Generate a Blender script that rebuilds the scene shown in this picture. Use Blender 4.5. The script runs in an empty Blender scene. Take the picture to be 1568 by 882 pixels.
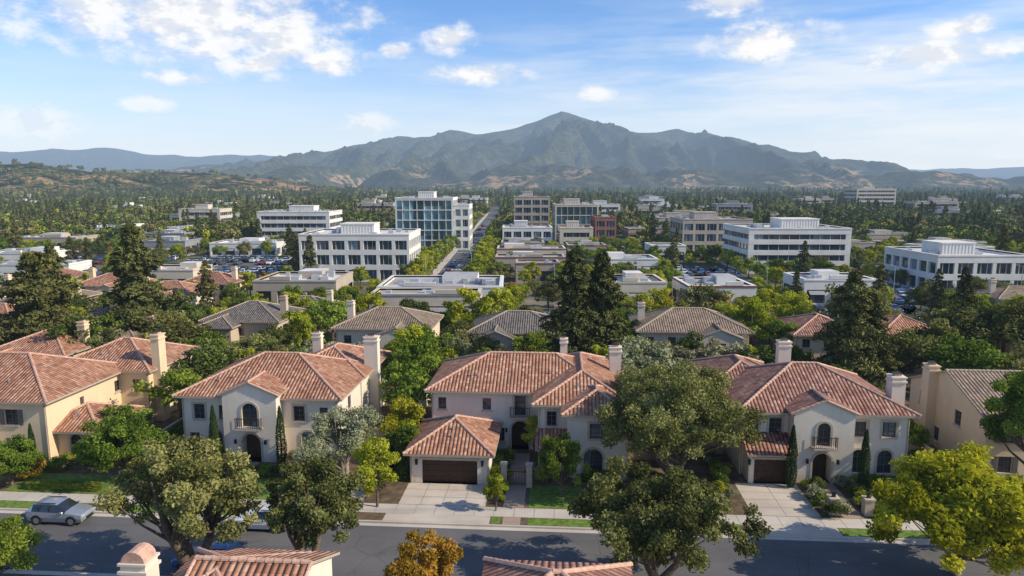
import bpy, math, random, time
import numpy as np
from mathutils import Vector, Matrix, noise
from mathutils.geometry import tessellate_polygon
T0=time.time()
rnd=random.Random(11)
A4=math.radians(4.0); S4=math.sin(A4); C4=math.cos(A4)
def L2W(x,y): return (x*C4+(y-50)*S4, 50-x*S4+(y-50)*C4)
scene=bpy.context.scene
col=scene.collection

# ---------------------------------------------------------------- node helpers
class NT:
    def __init__(s,tree): s.t=tree; s.n=tree.nodes; s.l=tree.links
    def new(s,typ,**kw):
        nd=s.n.new(typ)
        for k,v in kw.items(): setattr(nd,k,v)
        return nd
    def put(s,sock,v):
        if isinstance(v,bpy.types.NodeSocket): s.l.new(v,sock)
        elif v is not None:
            if sock.type=='RGBA' and len(v)==3: v=(*v,1)
            sock.default_value=v
    def math(s,op,a,b=None,c=None,clamp=False):
        nd=s.new('ShaderNodeMath',operation=op); nd.use_clamp=clamp
        s.put(nd.inputs[0],a)
        if b is not None: s.put(nd.inputs[1],b)
        if c is not None: s.put(nd.inputs[2],c)
        return nd.outputs[0]
    def vmath(s,op,a,b=None):
        nd=s.new('ShaderNodeVectorMath',operation=op)
        s.put(nd.inputs[0],a)
        if b is not None: s.put(nd.inputs[1],b)
        return nd.outputs['Value'] if op in('LENGTH','DOT_PRODUCT','DISTANCE') else nd.outputs[0]
    def mix(s,f,a,b,blend='MIX'):
        nd=s.new('ShaderNodeMix',data_type='RGBA',blend_type=blend); nd.clamp_result=False
        s.put(nd.inputs[0],f); s.put(nd.inputs[6],a); s.put(nd.inputs[7],b)
        return nd.outputs[2]
    def ramp(s,f,stops):
        nd=s.new('ShaderNodeValToRGB'); cr=nd.color_ramp
        while len(cr.elements)<len(stops): cr.elements.new(0.5)
        for e,(p,c) in zip(cr.elements,stops):
            e.position=p; e.color=(*c,1) if len(c)==3 else c
        s.put(nd.inputs[0],f); return nd.outputs[0]
    def noise(s,vec,scale,detail=3,rough=.55):
        nd=s.new('ShaderNodeTexNoise'); s.put(nd.inputs['Vector'],vec)
        nd.inputs['Scale'].default_value=scale; nd.inputs['Detail'].default_value=detail
        nd.inputs['Roughness'].default_value=rough
        return nd.outputs[0]
    def mrange(s,v,a,b,c=0.,d=1.,smooth=True):
        nd=s.new('ShaderNodeMapRange'); nd.interpolation_type='SMOOTHSTEP' if smooth else 'LINEAR'
        s.put(nd.inputs[0],v)
        for i,q in enumerate((a,b,c,d)): nd.inputs[1+i].default_value=q
        return nd.outputs[0]
    def bump(s,h,strength=.5,dist=.05):
        nd=s.new('ShaderNodeBump'); nd.inputs['Strength'].default_value=strength
        nd.inputs['Distance'].default_value=dist; s.put(nd.inputs['Height'],h); return nd.outputs[0]

PAINTED_HAZE=(.40,.54,.74)
def new_mat(name):
    m=bpy.data.materials.new(name); m.use_nodes=True; m.node_tree.nodes.clear()
    return m,NT(m.node_tree)
def finish(m,n,shader,painted_haze=True,L=10000.):
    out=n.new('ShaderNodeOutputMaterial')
    if painted_haze:  # aerial haze painted into the material: pale glow grows with distance from origin
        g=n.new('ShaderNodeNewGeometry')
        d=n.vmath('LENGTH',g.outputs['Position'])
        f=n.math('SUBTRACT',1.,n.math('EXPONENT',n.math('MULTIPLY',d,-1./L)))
        em=n.new('ShaderNodeEmission'); em.inputs[0].default_value=(*PAINTED_HAZE,1); em.inputs[1].default_value=1.
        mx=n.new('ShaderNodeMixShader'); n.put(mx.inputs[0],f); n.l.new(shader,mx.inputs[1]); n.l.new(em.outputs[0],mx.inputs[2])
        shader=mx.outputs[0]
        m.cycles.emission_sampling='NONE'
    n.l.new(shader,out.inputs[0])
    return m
def princ(n,colr,rough=.8,spec=.3,metal=0.,normal=None):
    p=n.new('ShaderNodeBsdfPrincipled')
    n.put(p.inputs['Base Color'],colr); n.put(p.inputs['Roughness'],rough)
    p.inputs['Specular IOR Level'].default_value=spec; p.inputs['Metallic'].default_value=metal
    if normal is not None: n.l.new(normal,p.inputs['Normal'])
    return p.outputs[0]
def simple(name,c,rough=.8,spec=.3,metal=0.,var=.12,scale=2.,bumps=0.,painted_haze=True):
    m,n=new_mat(name)
    g=n.new('ShaderNodeNewGeometry')
    nz=n.noise(g.outputs['Position'],scale,4)
    c1=tuple(min(1,x*(1+var)) for x in c); c0=tuple(x*(1-var) for x in c)
    cc=n.ramp(nz,[(.3,c0),(.7,c1)])
    nor=None
    if bumps: nor=n.bump(n.noise(g.outputs['Position'],scale*12,3),bumps,.02)
    return finish(m,n,princ(n,cc,rough,spec,metal,nor),painted_haze)

def stucco(name,c):
    m,n=new_mat(name); g=n.new('ShaderNodeNewGeometry'); P=g.outputs['Position']
    big=n.noise(P,.35,4); st=n.vmath('MULTIPLY',P,(1.5,1.5,.25))
    streak=n.noise(st,1.2,4)
    a=n.ramp(big,[(.3,tuple(x*.92 for x in c)),(.7,tuple(min(1,x*1.05) for x in c))])
    a=n.mix(n.mrange(streak,.5,.8,0,.28),a,tuple(x*.62 for x in c))
    sp=n.new('ShaderNodeSeparateXYZ'); n.l.new(P,sp.inputs[0])
    a=n.mix(n.math('MULTIPLY',n.mrange(sp.outputs[2],.1,1.0,.45,0),n.mrange(streak,.3,.7)),a,tuple(x*.5 for x in c))
    return finish(m,n,princ(n,a,.9,.15,0,n.bump(n.noise(P,30,2),.25,.01)),False)

def tile(name,cols,painted_haze=False):
    m,n=new_mat(name)
    uv=n.new('ShaderNodeUVMap').outputs[0]
    sx=n.new('ShaderNodeSeparateXYZ'); n.l.new(uv,sx.inputs[0])
    W,Hh=.34,.42
    us=n.math('DIVIDE',sx.outputs[0],W); vs=n.math('DIVIDE',sx.outputs[1],Hh)
    cu=n.math('FLOOR',us); cv=n.math('FLOOR',vs)
    cb=n.new('ShaderNodeCombineXYZ'); n.l.new(cu,cb.inputs[0]); n.l.new(cv,cb.inputs[1])
    wn=n.new('ShaderNodeTexWhiteNoise',noise_dimensions='2D'); n.l.new(cb.outputs[0],wn.inputs['Vector'])
    k=len(cols)
    c=n.ramp(wn.outputs[0],[(i/(k-1)*.9+.05,q) for i,q in enumerate(cols)])
    g=n.new('ShaderNodeNewGeometry')
    c=n.mix(n.mrange(n.noise(g.outputs['Position'],.5,4),.42,.75,0,.5),c,tuple(x*.6 for x in cols[0]))
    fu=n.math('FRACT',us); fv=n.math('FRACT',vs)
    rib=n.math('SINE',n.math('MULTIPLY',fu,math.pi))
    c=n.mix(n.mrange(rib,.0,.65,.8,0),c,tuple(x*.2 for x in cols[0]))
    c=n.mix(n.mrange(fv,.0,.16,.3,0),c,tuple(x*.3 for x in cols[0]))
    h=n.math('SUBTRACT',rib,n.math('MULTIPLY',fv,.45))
    return finish(m,n,princ(n,c,.8,.25,0,n.bump(h,.9,.09)),painted_haze)

def leafmat(name,dark,mid,light,trans=.3,painted_haze=True):
    m,n=new_mat(name)
    at=n.new('ShaderNodeAttribute'); at.attribute_name='tint'
    oi=n.new('ShaderNodeObjectInfo')
    f=n.math('ADD',at.outputs['Fac'],n.math('MULTIPLY',n.math('SUBTRACT',oi.outputs['Random'],.5),.4))
    c=n.ramp(f,[(.1,dark),(.5,mid),(.95,light)])
    c=n.mix(n.mrange(n.math('FRACT',n.math('MULTIPLY',oi.outputs['Random'],7.3)),.55,1.,0,.45),c,n.mix(1.,c,(1.25,.95,.9),'MULTIPLY'))
    df=n.new('ShaderNodeBsdfDiffuse'); n.put(df.inputs[0],c)
    sh=df.outputs[0]
    if trans>0:
        t=n.new('ShaderNodeBsdfTranslucent'); n.put(t.inputs[0],n.mix(1.,c,(1.25,1.3,.6),'MULTIPLY'))
        mx=n.new('ShaderNodeMixShader'); mx.inputs[0].default_value=trans
        n.l.new(sh,mx.inputs[1]); n.l.new(t.outputs[0],mx.inputs[2]); sh=mx.outputs[0]
    return finish(m,n,sh,painted_haze,8500.)

M={}
M['stuccoA']=stucco('stucco_cream',(.72,.60,.45))
M['stuccoB']=stucco('stucco_ivory',(.76,.66,.53))
M['stuccoC']=stucco('stucco_yellow',(.74,.57,.37))
M['stuccoD']=stucco('stucco_tan',(.52,.42,.31))
M['terra']=tile('clay_tile',[(.33,.15,.09),(.43,.20,.12),(.52,.265,.16),(.46,.23,.14),(.60,.36,.24)])
M['terra2']=tile('clay_tile_red',[(.24,.115,.085),(.33,.155,.11),(.41,.21,.145),(.36,.175,.125),(.47,.29,.21)])
M['brown']=tile('brown_tile',[(.24,.17,.12),(.31,.23,.16),(.38,.29,.21),(.28,.21,.15)])
M['gray']=tile('gray_tile',[(.15,.13,.115),(.20,.17,.15),(.26,.225,.19),(.17,.15,.13)])
M['cap']=simple('ridge_tile',(.56,.34,.24),var=.25,scale=3)
M['capb']=simple('ridge_tile_brown',(.38,.30,.22),var=.2,scale=3)
M['trim']=simple('painted_trim',(.42,.34,.26))
M['frame']=simple('window_frame',(.13,.10,.08),rough=.5)
M['wood']=simple('dark_wood',(.06,.030,.018),rough=.45,var=.35,scale=6)
M['iron']=simple('wrought_iron',(.02,.02,.02),rough=.5)
M['stone']=simple('cast_stone',(.50,.42,.33),var=.15,scale=5,bumps=.3)
M['shutter']=simple('shutter',(.13,.11,.10),rough=.6)
def glassm(name,c,rough=.06,cell=1.3,spec=.9):
    m,n=new_mat(name); g=n.new('ShaderNodeNewGeometry')
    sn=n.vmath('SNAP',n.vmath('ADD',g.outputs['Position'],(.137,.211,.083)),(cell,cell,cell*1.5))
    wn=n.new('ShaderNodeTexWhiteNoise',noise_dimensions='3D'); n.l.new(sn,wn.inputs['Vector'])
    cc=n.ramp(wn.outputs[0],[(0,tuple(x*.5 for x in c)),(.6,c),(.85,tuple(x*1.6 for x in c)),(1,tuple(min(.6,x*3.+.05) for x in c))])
    return finish(m,n,princ(n,cc,rough,spec),True)
M['glass']=glassm('window_glass',(.04,.05,.06),cell=.9)
M['oglass']=glassm('office_glass',(.05,.07,.085),cell=3.)
M['bglass']=glassm('blue_glass',(.07,.14,.15),cell=4.,spec=1.)
M['owhite']=simple('office_white',(.72,.68,.61),var=.09,scale=.3)
M['ocream']=simple('office_cream',(.60,.51,.39),var=.10,scale=.3)
M['obeige']=simple('office_beige',(.44,.37,.29),var=.12,scale=.3)
M['obrick']=simple('office_brick',(.28,.12,.085),var=.2,scale=1.)
M['ogray']=simple('office_gray',(.27,.27,.27),var=.1,scale=.4)
M['roofw']=simple('flat_roof_white',(.62,.60,.57),var=.2,scale=.25)
M['roofg']=simple('flat_roof_gray',(.36,.35,.34),var=.25,scale=.2)
M['metal']=simple('hvac_metal',(.42,.43,.44),rough=.5,var=.15)
M['maroon']=simple('maroon_band',(.20,.07,.06))
M['bark']=simple('bark',(.13,.10,.075),var=.4,scale=5,bumps=.6)
M['barkl']=simple('bark_light',(.26,.21,.16),var=.4,scale=5,bumps=.6)
M['oak']=leafmat('oak_leaves',(.065,.072,.024),(.165,.172,.052),(.35,.34,.125),.25)
M['green']=leafmat('green_leaves',(.055,.09,.014),(.14,.205,.027),(.30,.37,.06),.3)
M['lime']=leafmat('lime_leaves',(.15,.18,.013),(.32,.35,.028),(.50,.50,.06),.35)
M['yellow']=leafmat('yellow_leaves',(.20,.20,.013),(.43,.41,.03),(.61,.56,.07),.4)
M['olive']=leafmat('olive_leaves',(.13,.14,.08),(.24,.255,.145),(.40,.41,.26),.2)
M['dark']=leafmat('dark_leaves',(.036,.052,.014),(.082,.11,.026),(.18,.215,.055),.15)
M['conif']=leafmat('conifer_needles',(.04,.046,.017),(.10,.11,.036),(.225,.225,.072),0)
M['fgreen']=leafmat('far_green_leaves',(.075,.105,.02),(.155,.205,.034),(.30,.34,.06),0)
M['fdark']=leafmat('far_dark_leaves',(.042,.06,.018),(.09,.12,.03),(.18,.21,.058),0)
M['flime']=leafmat('far_lime_leaves',(.18,.19,.02),(.33,.34,.036),(.48,.46,.07),0)
M['fconif']=leafmat('far_needles',(.04,.05,.019),(.09,.105,.036),(.185,.19,.063),0)
M['foak']=leafmat('far_oak_leaves',(.075,.08,.028),(.165,.16,.052),(.31,.28,.11),0)
M['cyp']=leafmat('cypress_needles',(.016,.032,.012),(.035,.065,.02),(.07,.11,.03),0)
M['orange']=leafmat('autumn_leaves',(.16,.11,.015),(.35,.23,.03),(.52,.32,.06),.3)

# ---------------------------------------------------------------- mesh builder
class MB:
    def __init__(s): s.v=[];s.f=[];s.m=[];s.uv=[]
    def poly(s,pts,mi=0,uv=None):
        b=len(s.v); s.v.extend([tuple(p) for p in pts]); s.f.append(tuple(range(b,b+len(pts)))); s.m.append(mi); s.uv.append(uv)
    def box(s,x0,x1,y0,y1,z0,z1,mi=0,top=None):
        p=[(x0,y0,z0),(x1,y0,z0),(x1,y1,z0),(x0,y1,z0),(x0,y0,z1),(x1,y0,z1),(x1,y1,z1),(x0,y1,z1)]
        b=len(s.v); s.v.extend(p)
        for i,q in enumerate([(0,3,2,1),(4,5,6,7),(0,1,5,4),(1,2,6,5),(2,3,7,6),(3,0,4,7)]):
            s.f.append(tuple(b+k for k in q)); s.m.append(top if (i==1 and top is not None) else mi); s.uv.append(None)
    def cyl(s,c,r0,r1,z0,z1,n=12,mi=0):
        a=[(c[0]+r0*math.cos(2*math.pi*i/n),c[1]+r0*math.sin(2*math.pi*i/n),z0) for i in range(n)]
        b=[(c[0]+r1*math.cos(2*math.pi*i/n),c[1]+r1*math.sin(2*math.pi*i/n),z1) for i in range(n)]
        for i in range(n):
            j=(i+1)%n; s.poly([a[i],a[j],b[j],b[i]],mi)
        s.poly(b,mi); s.poly(a[::-1],mi)
    def build(s,name,mats,parent=None,smooth=False):
        me=bpy.data.meshes.new(name); me.from_pydata(s.v,[],s.f)
        me.polygons.foreach_set('material_index',s.m)
        if any(u is not None for u in s.uv):
            ul=me.uv_layers.new(name='UVMap'); d=ul.data; k=0
            for f,u in zip(s.f,s.uv):
                for i in range(len(f)):
                    if u is not None: d[k].uv=u[i]
                    k+=1
        for q in mats: me.materials.append(M[q] if isinstance(q,str) else q)
        if smooth: me.polygons.foreach_set('use_smooth',[True]*len(s.f))
        me.update()
        o=bpy.data.objects.new(name,me); col.objects.link(o)
        if parent: o.parent=parent
        return o
def empty(name,loc=(0,0,0),rz=0.):
    e=bpy.data.objects.new(name,None); e.empty_display_size=.5; e.location=loc; e.rotation_euler=(0,0,rz); col.objects.link(e); return e

# ---------------------------------------------------------------- houses
def outline(kind,s,z0,w,h):
    if kind=='arch':
        r=w/2; zc=z0+h-r; n=10
        return [(s-r,z0),(s+r,z0)]+[(s+r*math.cos(math.pi*i/n),zc+r*math.sin(math.pi*i/n)) for i in range(0,n+1)]
    return [(s-w/2,z0),(s+w/2,z0),(s+w/2,z0+h),(s-w/2,z0+h)]
PITCH=.43
class House:
    def __init__(s,name,wall,roof,cap='cap'):
        s.W=MB();s.R=MB();s.Cc=MB();s.G=MB();s.F=MB();s.D=MB();s.B=MB();s.Ch=MB();s.V=MB()
        s.name=name; s.wall=wall; s.roof=roof; s.cap=cap
    def P(s,face,v):
        x0,x1,y0,y1=v
        return {'F':lambda a,d,z:(a,y0-d,z),'B':lambda a,d,z:(a,y1+d,z),'R':lambda a,d,z:(x1+d,a,z),'L':lambda a,d,z:(x0-d,a,z)}[face]
    def obox(s,mb,P,a0,a1,d0,d1,z0,z1,mi=0):
        p=[P(a0,d0,z0),P(a1,d0,z0),P(a1,d1,z0),P(a0,d1,z0),P(a0,d0,z1),P(a1,d0,z1),P(a1,d1,z1),P(a0,d1,z1)]
        for q in [(0,3,2,1),(4,5,6,7),(0,1,5,4),(1,2,6,5),(2,3,7,6),(3,0,4,7)]: mb.poly([p[k] for k in q],mi)
    def vol(s,x0,x1,y0,y1,h,roof='hip',ops=(),ov=.6,z0=0.,pitch=PITCH):
        v=(x0,x1,y0,y1); ops=list(ops)
        for face in 'FBRL':
            a0,a1=(x0,x1) if face in 'FB' else (y0,y1)
            P=s.P(face,v)
            outer=[(a0,z0),(a1,z0),(a1,h),(a0,h)]
            if roof=='gabley' and face in 'FB':
                outer=[(a0,z0),(a1,z0),(a1,h),((a0+a1)/2,h+(a1-a0)/2*pitch),(a0,h)]
            if roof=='gablex' and face in 'RL':
                outer=[(a0,z0),(a1,z0),(a1,h),((a0+a1)/2,h+(a1-a0)/2*pitch),(a0,h)]
            holes=[]
            for o in ops:
                if o[0]!=face: continue
                _,kind,a,zz,w,hh=o[:6]; tags=o[6] if len(o)>6 else ''
                ol=outline('arch' if 'arch' in kind else 'rect',a,zz,w,hh); holes.append(ol)
                s.opening(P,kind,ol,a,zz,w,hh,tags)
            loops=[[Vector((p[0],p[1],0)) for p in outer]]+[[Vector((p[0],p[1],0)) for p in ol] for ol in holes]
            flat=[p for l in loops for p in l]
            for t in tessellate_polygon(loops): s.W.poly([P(flat[i].x,0,flat[i].y) for i in t],0)
        if roof=='hip':
            s.hip(x0-ov,x1+ov,y0-ov,y1+ov,h+.02,pitch)
            rr=random.Random(int(x0*13+y0*7))
            if min(x1-x0,y1-y0)>6:
                for _ in range(3):
                    a=rr.uniform(x0+3,x1-3) if x1-x0>7 else (x0+x1)/2; dd=rr.uniform(1.6,2.8); zz=h+dd*pitch
                    s.V.cyl((a,y0-ov+dd),.07,.07,zz-.1,zz+.35,8,0)
                for a in(x0+.12,x1-.12): s.V.box(a-.04,a+.04,y0-.09,y0-.01,.12,h-.2,1)
        elif roof=='gabley': s.gable(x0-ov*.7,x1+ov*.7,y0-.18,y1+.1,h,pitch,'y',ov*.7)
        elif roof=='gablex': s.gable(x0-.25,x1+.25,y0-ov,y1+ov,h,pitch,'x',ov)
        elif roof=='shed':
            zt=h+(y1-y0+ov)*.5; p=[(x0-.3,y0-ov,h),(x1+.3,y0-ov,h),(x1+.3,y1,zt),(x0-.3,y1,zt)]
            L=math.hypot(y1-y0+ov,zt-h)
            s.R.poly(p,0,[(p[0][0],0),(p[1][0],0),(p[1][0],L),(p[0][0],L)])
            s.R.box(x0-.3,x1+.3,y0-ov,y0-ov+.1,h-.16,h-.01,1)
    def opening(s,P,kind,ol,a,z0,w,h,tags):
        ar='arch' if 'arch' in kind else 'rect'
        deep=1.1 if 'door' in kind else (.35 if kind=='garage' else .18)
        n=len(ol)
        for i in range(n):
            p,q=ol[i],ol[(i+1)%n]; s.W.poly([P(p[0],0,p[1]),P(q[0],0,q[1]),P(q[0],-deep,q[1]),P(p[0],-deep,p[1])],0)
        if kind=='garage':
            rows,cols=4,8
            s.D.poly([P(p[0],-deep+.01,p[1]) for p in ol],0)
            for i in range(rows):
                for j in range(cols):
                    aa=a-w/2+w*j/cols+.04; zz=z0+h*i/rows+.04
                    s.obox(s.D,P,aa,aa+w/cols-.08,-deep+.011,-deep+.045,zz,zz+h/rows-.08,0)
            for sg in(-1,1):
                c=a+sg*(w/2+.45); s.obox(s.V,P,c-.1,c+.1,.005,.22,z0+1.75,z0+2.15,2); s.obox(s.V,P,c-.13,c+.13,.0,.25,z0+2.15,z0+2.2,2)
            s.obox(s.B,P,a-w/2-.15,a+w/2+.15,.004,.06,z0+h+.02,z0+h+.22,0)
        elif 'door' in kind:
            s.D.poly([P(p[0],-deep+.01,p[1]) for p in ol],0)
            s.obox(s.D,P,a-.5*w+.15,a-.04,-deep+.011,-deep+.06,z0+.15,z0+h*.6,0)
            s.obox(s.D,P,a+.04,a+.5*w-.15,-deep+.011,-deep+.06,z0+.15,z0+h*.6,0)
            for sg in(-1,1):
                c=a+sg*(w/2+.5); s.obox(s.V,P,c-.09,c+.09,.055,.24,z0+1.8,z0+2.2,2)
        else:
            s.G.poly([P(p[0],-deep+.01,p[1]) for p in ol],0)
            f=.07; inn=outline(ar,a,z0+f,w-2*f,h-2*f)
            for i in range(n):
                j=(i+1)%n; s.F.poly([P(ol[i][0],-deep+.06,ol[i][1]),P(ol[j][0],-deep+.06,ol[j][1]),P(inn[j][0],-deep+.06,inn[j][1]),P(inn[i][0],-deep+.06,inn[i][1])],0)
            s.obox(s.F,P,a-.03,a+.03,-deep+.02,-deep+.055,z0+.03,z0+h-.04,0)
            for kz in (.35,.68):
                s.obox(s.F,P,a-w/2+.03,a+w/2-.03,-deep+.022,-deep+.05,z0+h*kz-.02,z0+h*kz+.02,0)
            s.obox(s.B,P,a-w/2-.12,a+w/2+.12,.003,.12,z0-.16,z0-.003,0)
        if 's' in tags or kind=='archdoor':
            f=.2; out=outline(ar,a,z0,w+2*f,h+f)
            for i in range(1,n):
                j=(i+1)%n
                s.B.poly([P(ol[i][0],.05,ol[i][1]),P(out[i][0],.05,out[i][1]),P(out[j][0],.05,out[j][1]),P(ol[j][0],.05,ol[j][1])],0)
                s.B.poly([P(out[i][0],.05,out[i][1]),P(out[i][0],.0,out[i][1]),P(out[j][0],.0,out[j][1]),P(out[j][0],.05,out[j][1])],0)
        if 'h' in tags:
            for sg in(-1,1):
                c=a+sg*(w/2+.28); s.obox(s.D,P,c-.22,c+.22,.003,.06,z0,z0+h,1)
        if 'b' in tags:
            s.obox(s.B,P,a-w/2-.45,a+w/2+.45,.003,.7,z0-.18,z0-.02,0)
            for t in np.linspace(a-w/2-.4,a+w/2+.4,12): s.obox(s.D,P,t-.015,t+.015,.64,.67,z0-.02,z0+.95,2)
            for dd in(.1,.3,.5):
                for sg in(-1,1): s.obox(s.D,P,a+sg*(w/2+.4)-.015,a+sg*(w/2+.4)+.015,dd,dd+.03,z0-.02,z0+.95,2)
            s.obox(s.D,P,a-w/2-.43,a+w/2+.43,.63,.68,z0+.95,z0+1.0,2)
    def caps(s,p,q,r=.14):
        p=Vector(p);q=Vector(q);L=(q-p).length; n=max(1,int(L/.42)); d=(q-p)/n
        side=Vector((-d.y,d.x,0)); 
        if side.length<1e-6: side=Vector((1,0,0))
        side.normalize(); up=side.cross(d.normalized()); 
        if up.z<0: up=-up
        for i in range(n):
            a=p+d*i; b=p+d*(i+1.1); ra,rb=r*1.15,r*.9
            A=[];B=[]
            for k in range(6):
                t=math.pi*k/5
                A.append(a+side*math.cos(t)*ra+up*(math.sin(t)*ra-.02)); B.append(b+side*math.cos(t)*rb+up*(math.sin(t)*rb-.02))
            for k in range(5): s.Cc.poly([A[k],A[k+1],B[k+1],B[k]],0)
            s.Cc.poly(A,0)
    def slope(s,pts):
        a=Vector(pts[0]);b=Vector(pts[1]);e=(b-a).normalized()
        nrm=e.cross(Vector(pts[2])-a).normalized()
        if nrm.z<0: nrm=-nrm
        up=nrm.cross(e)
        if up.z<0: up=-up
        uv=[((Vector(p)).dot(e),(Vector(p)-a).dot(up)) for p in pts]
        n2=(Vector(pts[1])-a).cross(Vector(pts[2])-a)
        if n2.z<0: pts=pts[::-1]; uv=uv[::-1]
        s.R.poly(pts,0,uv)
    def fascia(s,x0,x1,y0,y1,z,t=.2):
        for p,q in(((x0,y0),(x1,y0)),((x1,y0),(x1,y1)),((x1,y1),(x0,y1)),((x0,y1),(x0,y0))):
            s.R.poly([(p[0],p[1],z-t),(q[0],q[1],z-t),(q[0],q[1],z),(p[0],p[1],z)],1)
        s.R.poly([(x0,y0,z-t),(x0,y1,z-t),(x1,y1,z-t),(x1,y0,z-t)],1)
    def hip(s,x0,x1,y0,y1,z,pitch):
        w,d=x1-x0,y1-y0; h=min(w,d)/2; r=h*pitch
        if w>=d: a=(x0+h,(y0+y1)/2,z+r); b=(x1-h,(y0+y1)/2,z+r)
        else: a=((x0+x1)/2,y0+h,z+r); b=((x0+x1)/2,y1-h,z+r)
        c=[(x0,y0,z),(x1,y0,z),(x1,y1,z),(x0,y1,z)]
        if w>=d:
            s.slope([c[0],c[1],b,a]); s.slope([c[2],c[3],a,b]); s.slope([c[1],c[2],b]); s.slope([c[3],c[0],a])
            pairs=[(c[0],a),(c[3],a),(c[1],b),(c[2],b)]
        else:
            s.slope([c[0],c[1],a]); s.slope([c[2],c[3],b]); s.slope([c[1],c[2],b,a]); s.slope([c[3],c[0],a,b])
            pairs=[(c[0],a),(c[1],a),(c[2],b),(c[3],b)]
        for p,q in pairs: s.caps(p,q)
        if (Vector(a)-Vector(b)).length>.3: s.caps(a,b)
        s.fascia(x0,x1,y0,y1,z)
    def gable(s,x0,x1,y0,y1,h,pitch,ax,ov):
        zl=h-ov*pitch+.06
        if ax=='y':
            xm=(x0+x1)/2; zr=zl+(xm-x0)*pitch
            s.slope([(x0,y1,zl),(x0,y0,zl),(xm,y0,zr),(xm,y1,zr)]); s.slope([(x1,y0,zl),(x1,y1,zl),(xm,y1,zr),(xm,y0,zr)])
            s.caps((xm,y0,zr),(xm,y1,zr))
            for xx in(x0,x1): s.R.poly([(xx,y0,zl-.15),(xm,y0,zr-.15),(xm,y0,zr),(xx,y0,zl)],1); s.R.poly([(xx,y0,zl-.15),(xx,y1,zl-.15),(xx,y1,zl),(xx,y0,zl)],1); s.caps((xx,y0+.08,zl),(xm,y0+.08,zr),.1)
        else:
            ym=(y0+y1)/2; zr=zl+(ym-y0)*pitch
            s.slope([(x0,y0,zl),(x1,y0,zl),(x1,ym,zr),(x0,ym,zr)]); s.slope([(x1,y1,zl),(x0,y1,zl),(x0,ym,zr),(x1,ym,zr)])
            s.caps((x0,ym,zr),(x1,ym,zr))
            for xx in(x0,x1):
                for yy in(y0,y1): s.R.poly([(xx,yy,zl-.15),(xx,ym,zr-.15),(xx,ym,zr),(xx,yy,zl)],1)
                s.caps((xx,y0,zl),(xx,ym,zr),.1)
            s.R.poly([(x0,y0,zl-.15),(x1,y0,zl-.15),(x1,y0,zl),(x0,y0,zl)],1)
    def chimney(s,x,y,w,d,top,dome=False):
        c=s.Ch
        c.box(x-w/2,x+w/2,y-d/2,y+d/2,0,top-.55,0)
        c.box(x-w/2-.09,x+w/2+.09,y-d/2-.09,y+d/2+.09,top-.55,top-.4,0)
        c.box(x-w/2+.02,x+w/2-.02,y-d/2+.02,y+d/2-.02,top-.4,top-.12,0)
        c.box(x-w/2-.07,x+w/2+.07,y-d/2-.07,y+d/2+.07,top-.12,top,0)
        if dome:
            n=8
            pr=[]
            for k in range(n+1):
                t=math.pi*k/n; pr.append((x-w*.46*math.cos(t),top+.02+w*.42*math.sin(t)))
            for k in range(n): c.poly([(pr[k][0],y-d*.46,pr[k][1]),(pr[k+1][0],y-d*.46,pr[k+1][1]),(pr[k+1][0],y+d*.46,pr[k+1][1]),(pr[k][0],y+d*.46,pr[k][1])],2)
            c.poly([(a,y-d*.46,b) for a,b in pr],2); c.poly([(a,y+d*.46,b) for a,b in pr],2)
        else:
            c.box(x-w/4,x+w/4,y-d/4,y+d/4,top,top+.22,2); c.box(x-w/4-.06,x+w/4+.06,y-d/4-.06,y+d/4+.06,top+.22,top+.28,1)
    def done(s):
        e=empty(s.name,(*L2W(0,0),0),-A4)
        s.W.build('walls',[s.wall],e); s.R.build('roof',[s.roof,'trim'],e); s.Cc.build('ridge_tiles',[s.cap],e)
        if s.G.f: s.G.build('window_panes',['glass'],e)
        if s.F.f: s.F.build('window_frames',['frame'],e)
        if s.D.f: s.D.build('doors',['wood','shutter','iron'],e)
        if s.B.f: s.B.build('stone_trim',['stone'],e)
        if s.Ch.f: s.Ch.build('chimney',[s.wall,'iron','cap'],e)
        if s.V.f: s.V.build('vents_and_pipes',['ogray','trim','iron'],e)
        return e

# house 1 (far left)
h=House('stucco_house','stuccoC','terra')
h.vol(-60,-44.5,59.5,72,6.1,'hip',[('F','win',-48,3.7,1.3,1.5,'h'),('F','win',-47.6,.8,1.2,1.6,'h'),('R','win',70,3.9,.9,1.2,''),('R','win',64.4,4.2,.6,.8,'')])
h.vol(-46.6,-40.4,60.6,67.2,2.9,'hip',[('F','win',-45.4,.8,.9,1.5,'s'),('F','archwin',-42.6,.4,1.2,2.1,'s'),('R','win',64,.9,1,1.3,'')])
h.vol(-52,-41.2,70.5,80.5,6.15,'hip',[('R','win',74.2,3.7,1,1.5,''),('R','win',78,3.8,1,1.2,''),('R','win',77,.8,1.2,1.5,''),('F','win',-42.6,3.8,.9,1.3,'')])
h.vol(-57,-51,57.6,60.5,6.3,'gabley',[('F','win',-54,3.8,1.2,1.5,'h'),('F','win',-54,.8,1.4,1.6,'')])
h.chimney(-40.75,72.0,.9,1.3,9.9)
h.done()
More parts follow.
